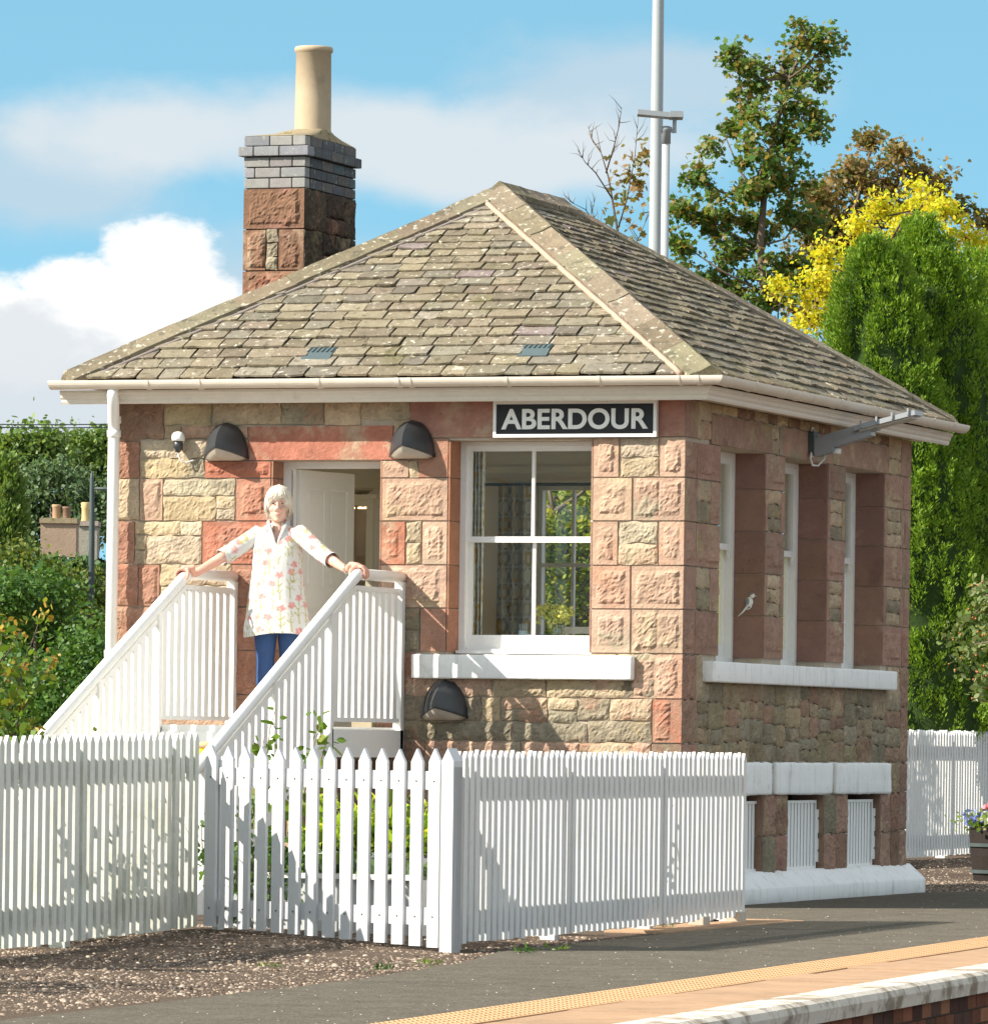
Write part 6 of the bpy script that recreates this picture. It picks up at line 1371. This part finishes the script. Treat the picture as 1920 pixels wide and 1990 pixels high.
# ivy-grown garden wall and green bank left of the building
D = 68
a, b = DP(dd(-60, 1060), D), DP(dd(240, 1090), D+3); d = b-a; Ln = np.linalg.norm(d)
wl = thing('garden_wall', (a[0], a[1], 0), 'old garden wall smothered in ivy left of the building', 'wall')
m = MB(); n = 40; vs = []
for i in range(n+1):
    q = a+d*i/n; zt = q[2]+.05+.10*MN.noise((i*.3, 0, 0))-.1*i/n
    for o_ in (0, .3): vs += [(*(q+FWD*o_)[:2], -.1), (*(q+FWD*o_)[:2], zt)]
m.add(vs, [f for i in range(n) for f in ((i*4, i*4+4, i*4+5, i*4+1), (i*4+1, i*4+5, i*4+7, i*4+3), (i*4+3, i*4+7, i*4+6, i*4+2))]); m.build('masonry', PLASTER, wl)
r = np.random.default_rng(14); n = 4200; q = a+d*r.random((n, 1)); q[:, 2] = q[:, 2]-np.abs(r.normal(0, .55, n))+.06; q -= FWD*np.abs(r.normal(0.02, .10, n))[:, None]
keep = np.array([MN.noise((p_[0]*1.1, p_[1]*1.1, p_[2]*1.3)) > -.22 for p_ in q]); leaf_mesh('ivy', q[keep], .085, 'oval', IVY, wl, out=np.tile(-FWD+RIGHT*-.3, (keep.sum(), 1)), seed=2, up=.2)
def bush(label, D, blobs, n, size, mt, seed, name='bush', depth=1.2, subs=14, spread=.14, shape='oval'):
    cx = np.mean([q_[0] for q_ in blobs]); return tree(name, label, 'bush', D, blobs, n, size, shape, mt, [(cx, 1500), (cx, 1420), (cx, min(q_[1] for q_ in blobs)+30)], BARK, 'bushes left of the building', subs=subs, spread=spread, base_r=.05, depth=depth, seed=seed, twig=False, limb_r=.02)
bush('ivy mound with yellowish leaves over the house roofs beside the downpipe', 66, [(150, 1128, 40, 30), (188, 1155, 30, 36), (115, 1110, 36, 20), (60, 1095, 50, 30), (20, 1085, 40, 36), (170, 1200, 40, 40)], 6000, .048, leafmat('yellowish_ivy', [(.05, .11, .02), (.12, .17, .03), (.22, .24, .04), (.04, .08, .02)], .3), 31)
bush('dark green bush at the left below the olive conifer', 61, [(30, 1150, 60, 50), (90, 1150, 50, 50), (40, 1220, 60, 60), (110, 1230, 60, 60)], 8500, .048, DGR, 32)
bush('shaded green bush at the foot of the downpipe behind the stairs', 57, [(170, 1230, 50, 50), (180, 1300, 50, 60), (130, 1310, 60, 60), (70, 1310, 60, 70), (150, 1380, 70, 60), (70, 1390, 70, 60), (20, 1330, 50, 80), (210, 1380, 50, 60)], 12000, .045, DGR, 33, shape='oval')
# nearer shrub with orange tips behind the left fence
D = 37.0
def Q2(x, y, j=0): return DP(dd(x, y), D+j)
b0 = Q2(-40, 1500); b0[2] = .02
stems('young_shrub', 'bright green shrub with orange young shoots behind the left fence', 'shrub', b0,
      [[b0, Q2(0, 1380), Q2(30, 1330), Q2(50, 1260), Q2(68, 1210), Q2(80, 1170)], [b0, Q2(10, 1400), Q2(50, 1350), Q2(80, 1300), Q2(102, 1265)], [b0, Q2(-10, 1350), Q2(0, 1280), Q2(5, 1190)], [b0, Q2(20, 1410), Q2(50, 1390), Q2(70, 1395)], [b0, Q2(-20, 1300), Q2(15, 1250), Q2(40, 1205)], [b0, Q2(30, 1400), Q2(45, 1330), Q2(38, 1275)], [b0, Q2(10, 1440), Q2(35, 1420), Q2(30, 1350)], [b0, Q2(-20, 1400), Q2(-5, 1330), Q2(20, 1290)]],
      SHB, .056, 78, spread=.055, tip=TIP, seed=15, stem_r=.010, bark=BARK)
# a row of dense hedge further back closes the view low down at left and right
def hedge(D, x0, x1, ztop, label, seed, mt):
    a, b = DP(dd(x0, 1400), D), DP(dd(x1, 1400), D); t = thing('hedge', (a[0], a[1], 0), label, 'hedge'); r = np.random.default_rng(seed); n = 5200
    q = a+(b-a)*r.random((n, 1)); q[:, 2] = ztop*r.random(n)**.7*(1+.12*np.array([MN.noise((p_[0], p_[1], 0)) for p_ in q])); q += FWD*r.normal(0, .3, n)[:, None]; leaf_mesh('foliage', q, .13, 'oval', mt, t, seed=seed, up=.3)
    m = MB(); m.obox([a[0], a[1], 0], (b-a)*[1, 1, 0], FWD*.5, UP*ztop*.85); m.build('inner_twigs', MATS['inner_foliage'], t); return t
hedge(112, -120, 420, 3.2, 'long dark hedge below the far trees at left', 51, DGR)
# tree seen through the rear window and open room
tree('garden_tree', 'yellow green sunlit tree seen through the front and rear windows of the building', 'tree', 53,
     [(1040, 960, 40, 40), (1100, 950, 40, 40), (1150, 960, 40, 40), (1060, 1020, 40, 40), (1120, 1030, 44, 40), (1000, 1000, 40, 50), (1180, 1020, 40, 50), (1050, 1090, 44, 40), (1110, 1100, 44, 44), (1170, 1090, 44, 44), (1060, 1170, 50, 40), (1130, 1180, 50, 40), (990, 1090, 40, 60), (1010, 1180, 40, 50), (1200, 1170, 40, 50), (1080, 890, 60, 40), (1160, 890, 50, 40)],
     7000, .05, 'oval', leafmat('garden_leaf', [(.16, .24, .02), (.30, .34, .03), (.07, .13, .02), (.42, .38, .03)], .45), [(1120, 1400), (1130, 1180), (1100, 1060), (1060, 980)], BARK, None, subs=7, spread=.12, base_r=.05, depth=1.2, seed=41, limb_r=.025)
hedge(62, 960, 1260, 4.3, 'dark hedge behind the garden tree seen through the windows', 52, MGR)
# unseen trees added beyond the left edge of view so that their shade falls over the gravel and the platform
def shade_tree(x, y, h, rad, label, seed, n=1700):
    t = thing('broadleaf_tree', (x, y, 0), label, 'tree', 'unseen shade trees beside the platform'); r = np.random.default_rng(seed); m = MB(); m.tube([(x, y, 0), (x+.1, y, h*.5), (x, y+.1, h)], [.12, .09, .03], 10); P, O = [], []
    for _ in range(60):
        v = unit(r.normal(size=3)); c = np.array([x, y, h])+v*rad*r.random()**.4*np.array([1, 1, .7]); P.append(c+r.normal(size=(n//60, 3))*.18); O.append(np.tile(v, (n//60, 1))); m.tube([(x, y, h*.7), (np.array([x, y, h])+c)/2, c], [.03, .02, .006], 4, cap=False)
    leaf_mesh('crown', np.concatenate(P), .11, 'oval', MGR, t, out=np.concatenate(O), seed=seed); m.build('trunk', BARK, t, True)
shade_tree(-3.6, -17.2, 2.6, 1.25, 'unseen leafy tree added for shade beyond the left end of the dappled fence', 61)
shade_tree(-2.0, -17.2, 2.5, 1.1, 'small unseen leafy tree added for shade beyond the left end of the dappled fence, nearest the platform', 63, 1100)
shade_tree(-5.6, -20.2, 3.8, 1.5, 'taller unseen leafy tree added for shade beyond the left end of the dappled fence', 62)
for x, y, hh, lb in ((-7.2, -19.4, 7.4, 'slim grey platform lamp post beyond the left edge'),):
    t = thing('platform_lamp_post', (x, y, 0), lb, 'lamp post'); m = MB(); m.tube([(x, y, 0), (x, y, hh)], [.07, .045], 12); m.build('pole', GREYSTEEL, t, True); m = MB(); m.beam((x, y, hh), (x+.7, y, hh+.08), .2, .06); m.build('lamp_head', LAMPGREY, t)

# ================================================================== INSIDE THE ROOM
def curtain(name, label, y, x0, x1, z0, z1, folds, seed, pw=.05, group='patterned curtains'):
    m = MB(); na, nz = 72, 90; vs, cs = [], []; ph = seed
    for j in range(nz+1):
        for i in range(na+1):
            u = i/na; z = z0+(z1-z0)*j/nz; gx_ = u*folds*2*math.pi; d = pw*math.sin(gx_+.4*math.sin(z*2+ph)); vs.append((x0+(x1-x0)*u, y+d, z))
            cu = u*folds*.21*1.5; c = np.array((.60, .57, .49)); px_ = (cu % .11)/.11-.5; pz_ = ((z+.02) % .135)/.135-.5; rr = (abs(px_)**3+abs(pz_)**3)**(1/3)
            idx = math.floor(cu/.11)*7+math.floor((z+.02)/.135)*3
            if .40 < rr < .455: c = np.array((.28, .26, .22))
            elif rr < .40: c = [np.array((.52, .47, .38)), np.array((.56, .36, .08)), np.array((.66, .64, .57)), np.array((.40, .38, .33))][idx % 4] if rr > .22 else np.array((.62, .59, .5))
            cs.append(c)
    m.add(vs, [(j*(na+1)+i, j*(na+1)+i+1, (j+1)*(na+1)+i+1, (j+1)*(na+1)+i) for j in range(nz) for i in range(na)]); m.c = [tuple(c) for c in cs]; m.hascol = True
    return tag(m.build(name, CURTAIN, None, True), label, 'curtain', group)
curtain('curtain', 'narrow pale patterned curtain at the left inside edge of the front window', .42, FP(k10(112, 900), .42)[0], FP(k10(205, 900), .42)[0], WB+.02, 3.30, 4, 1, .03)
curtain('curtain', 'wide grey and ochre patterned curtain beside the rear window', 5.22, FP(k10(292, 900), 5.22)[0], FP(k10(512, 900), 5.22)[0], 1.9, 3.19, 3.2, 2, .05)
m = MB(); m.tube([(-3.55, 5.2, 3.20), (-1.4, 5.2, 3.20)], .012, 8); m.tube([(-3.57, 5.2, 3.2), (-3.55, 5.2, 3.2)], .022, 8); tag(m.build('curtain_rail', DARKMETAL, None, True), 'thin curtain rail above the rear window inside the room', 'curtain rail')
# low table under the window with a vase of flowers and small pots
tx0, tx1, tz = -1.72, -.72, 1.86
tb = thing('window_table', ((tx0+tx1)/2, .75, LAND), 'white table standing inside below the front window', 'table')
m = MB(); m.box((tx0, .42, tz-.03), (tx1, 1.05, tz)); m.build('tabletop', WHITE, tb)
for x in (tx0+.03, tx1-.07):
    for y in (.45, 1.0): m = MB(); m.box((x, y, LAND), (x+.04, y+.04, tz-.03)); m.build('leg', WHITE, tb)
vx = FP(k10(695, 1500), .62)[0]
vz = thing('flower_vase', (vx, .62, tz), 'clear glass vase of pale yellow flowers on the table inside the front window', 'vase')
m = MB(); m.lathe((vx, .62, tz), [(.03, 0), (.042, .005), (.046, .08), (.038, .11), (.044, .125)], 16, cap=False); m.build('vase', CLEARGLASS, vz, True)
r = np.random.default_rng(2); m = MB(); hd_ = []
for k in range(30):
    a = r.uniform(0, 6.28); rr = r.uniform(.02, .15); tip = np.array([vx+math.cos(a)*rr, .62+math.sin(a)*rr*.7, tz+r.uniform(.16, .27)]); m.tube([(vx+math.cos(a)*.02, .62+math.sin(a)*.02, tz+.01), (vx-math.cos(a)*.0, .62, tz+.11), tip], .0022, 4); hd_.append(tip)
m.build('stems', MATS['shrub_leaf'], vz); hp_ = np.array([h+r.normal(0, .014, 3) for h in hd_ for _ in range(14)])
leaf_mesh('flower_heads', hp_, .028, 'oval', leafmat('pale_flower', [(.62, .62, .20), (.74, .70, .30), (.40, .52, .12)], .5), vz, seed=1)
for k, (px, w_, h_, c_, lb) in enumerate(((345, .035, .055, (.10, .19, .30), 'small dark blue bowl on the window table beside the curtain'), (462, .032, .085, (.45, .55, .62), 'pale blue pencil pot with pens on the window table'), (495, .035, .06, (.72, .74, .76), 'white cup on the window table by the glazing bar'), (585, .028, .06, (.12, .18, .40), 'blue glass jar on the window table left of the vase'))):
    x = FP(k10(px, 1560), .58)[0]; m = MB(); m.lathe((x, .58, tz), [(w_*.75, 0), (w_, h_*.5), (w_*1.05, h_), (w_*.92, h_), (w_*.85, h_*.2)], 14, cap=False)
    if k == 1:
        for q in range(4): m.tube([(x+(q-1.5)*.01, .58, tz+.02), (x+(q-1.5)*.018, .58, tz+h_+.05)], .003, 5)
    tag(m.build('pot', mat('pot_glaze', c_, .3, .05), None, True), lb, 'pot', 'small pots on the window table')
cx_, cy_ = FP(k10(850, 1550), 1.6)[0], 1.6
chh = thing('dining_chair', (cx_, cy_, LAND), 'white slatted dining chair inside the front window right of the vase', 'chair')
m = MB(); m.box((cx_-.2, cy_-.2, 1.68), (cx_+.2, cy_+.2, 1.71)); m.build('seat', WHITE, chh); m = MB()
m.box((cx_-.2, cy_+.17, 1.71), (cx_-.165, cy_+.2, 2.0)); m.box((cx_+.165, cy_+.17, 1.71), (cx_+.2, cy_+.2, 2.0)); m.box((cx_-.165, cy_+.175, 1.95), (cx_+.165, cy_+.195, 2.0)); m.box((cx_-.165, cy_+.175, 1.84), (cx_+.165, cy_+.195, 1.88)); m.build('backrest', WHITE, chh)
for x in (-.2, .165):
    for y in (-.2, .165): m = MB(); m.box((cx_+x, cy_+y, LAND), (cx_+x+.035, cy_+y+.035, 1.68)); m.build('leg', WHITE, chh)
# display cabinet seen through the door
cy_ = 2.5; ca, cb = FP(k11(1040, 900), cy_)[0]-.1, FP(k11(1560, 900), cy_)[0]; ct_ = FP(k11(1200, 560), cy_)[2]
cab = thing('display_cabinet', ((ca+cb)/2, cy_, LAND), 'cream glass fronted display cabinet with small lit lamps inside the doorway', 'cabinet')
CABM = mat('cabinet_cream', (.62, .55, .42), .5, .05)
m = MB(); m.box((ca, cy_, LAND), (ca+.03, cy_+.4, ct_)); m.box((cb-.03, cy_, LAND), (cb, cy_+.4, ct_)); m.box((ca+.03, cy_+.37, LAND), (cb-.03, cy_+.4, ct_)); m.box((ca-.02, cy_-.02, ct_), (cb+.02, cy_+.42, ct_+.03)); m.box((ca+.03, cy_, LAND), (cb-.03, cy_+.37, LAND+.12)); m.build('carcass', CABM, cab)
md = FP(k11(1222, 900), cy_)[0]
for x0, x1 in ((ca+.002, md-.002), (md+.002, cb-.002)):
    m = MB(); mp_ = lambda a, z, o: (a, cy_-o, z); rect_ring(m, mp_, x0, x1, LAND+.12, ct_-.002, .055, .002, .022, .05, .06); dr = m.build('door', CABM, cab)
    m = MB(); m.box((x0+.05, cy_-.010, LAND+.17), (x1-.05, cy_-.007, ct_-.05)); m.build('pane', glassmat('cabinet_glass', .08), dr); m = MB(); m.ball((x1-.028, cy_-.03, 1.9), .012, 8, 6); m.build('knob', DARKMETAL, dr, True)
for k, z in enumerate((1.55, 1.85, 2.15, 2.42)):
    m = MB(); m.box((ca+.03, cy_+.03, z-.015), (cb-.03, cy_+.36, z)); m.build('shelf', CABM, cab)
bag = [(.30, .14, .07), (.52, .34, .14), (.05, .05, .06), (.30, .36, .30), (.58, .52, .40), (.16, .26, .24), (.40, .20, .12)]
r = random.Random(4)
for z in (1.55, 1.85, 2.15, 2.42):
    x = ca+.08
    while x < cb-.1:
        w_ = r.uniform(.025, .05); h_ = r.uniform(.08, .19); m = MB(); m.lathe((x, cy_+.14, z), [(w_*.8, 0), (w_, h_*.3), (w_*.9, h_*.7), (w_*.5, h_*.85), (w_*.55, h_)], 10); tag(m.build('jar', mat('jar_glaze', r.choice(bag), .4, .1), None, True), 'small coloured jar on a shelf of the display cabinet', 'jar', 'jars in the display cabinet'); x += w_*2+r.uniform(.03, .07)
for q in (1100, 1285, 1385, 1450):
    x = FP(k11(q, 640), cy_+.05)[0]; m = MB(); m.lathe((x, cy_+.06, ct_-.075), [(.012, 0), (.022, .0), (.022, .012), (.006, .016)], 10); m.build('lamp', glowmat('cabinet_lamp', (1, .70, .38), 1.6), cab)
m = MB(); x = FP(k11(1165, 520), cy_+.1)[0]; m.box((x-.16, cy_+.03, ct_+.032), (x+.09, cy_+.3, ct_+.07)); tag(m.build('tray', BLACK), 'flat black tray lying on top of the display cabinet', 'tray')
m = MB(); x = FP(k11(1330, 520), cy_+.1)[0]; m.lathe((x, cy_+.15, ct_+.032), [(.06, 0), (.10, .03), (.12, .05), (.11, .05), (.05, .01)], 16, cap=False); tag(m.build('basket', mat('wicker', (.5, .44, .34), .8, .3, 30), None, True), 'shallow pale basket on top of the display cabinet', 'basket')
for o in list(COL.objects):
    if o.type == 'MESH' and o.name.split('.')[0] in ('pane',): o.visible_shadow = True
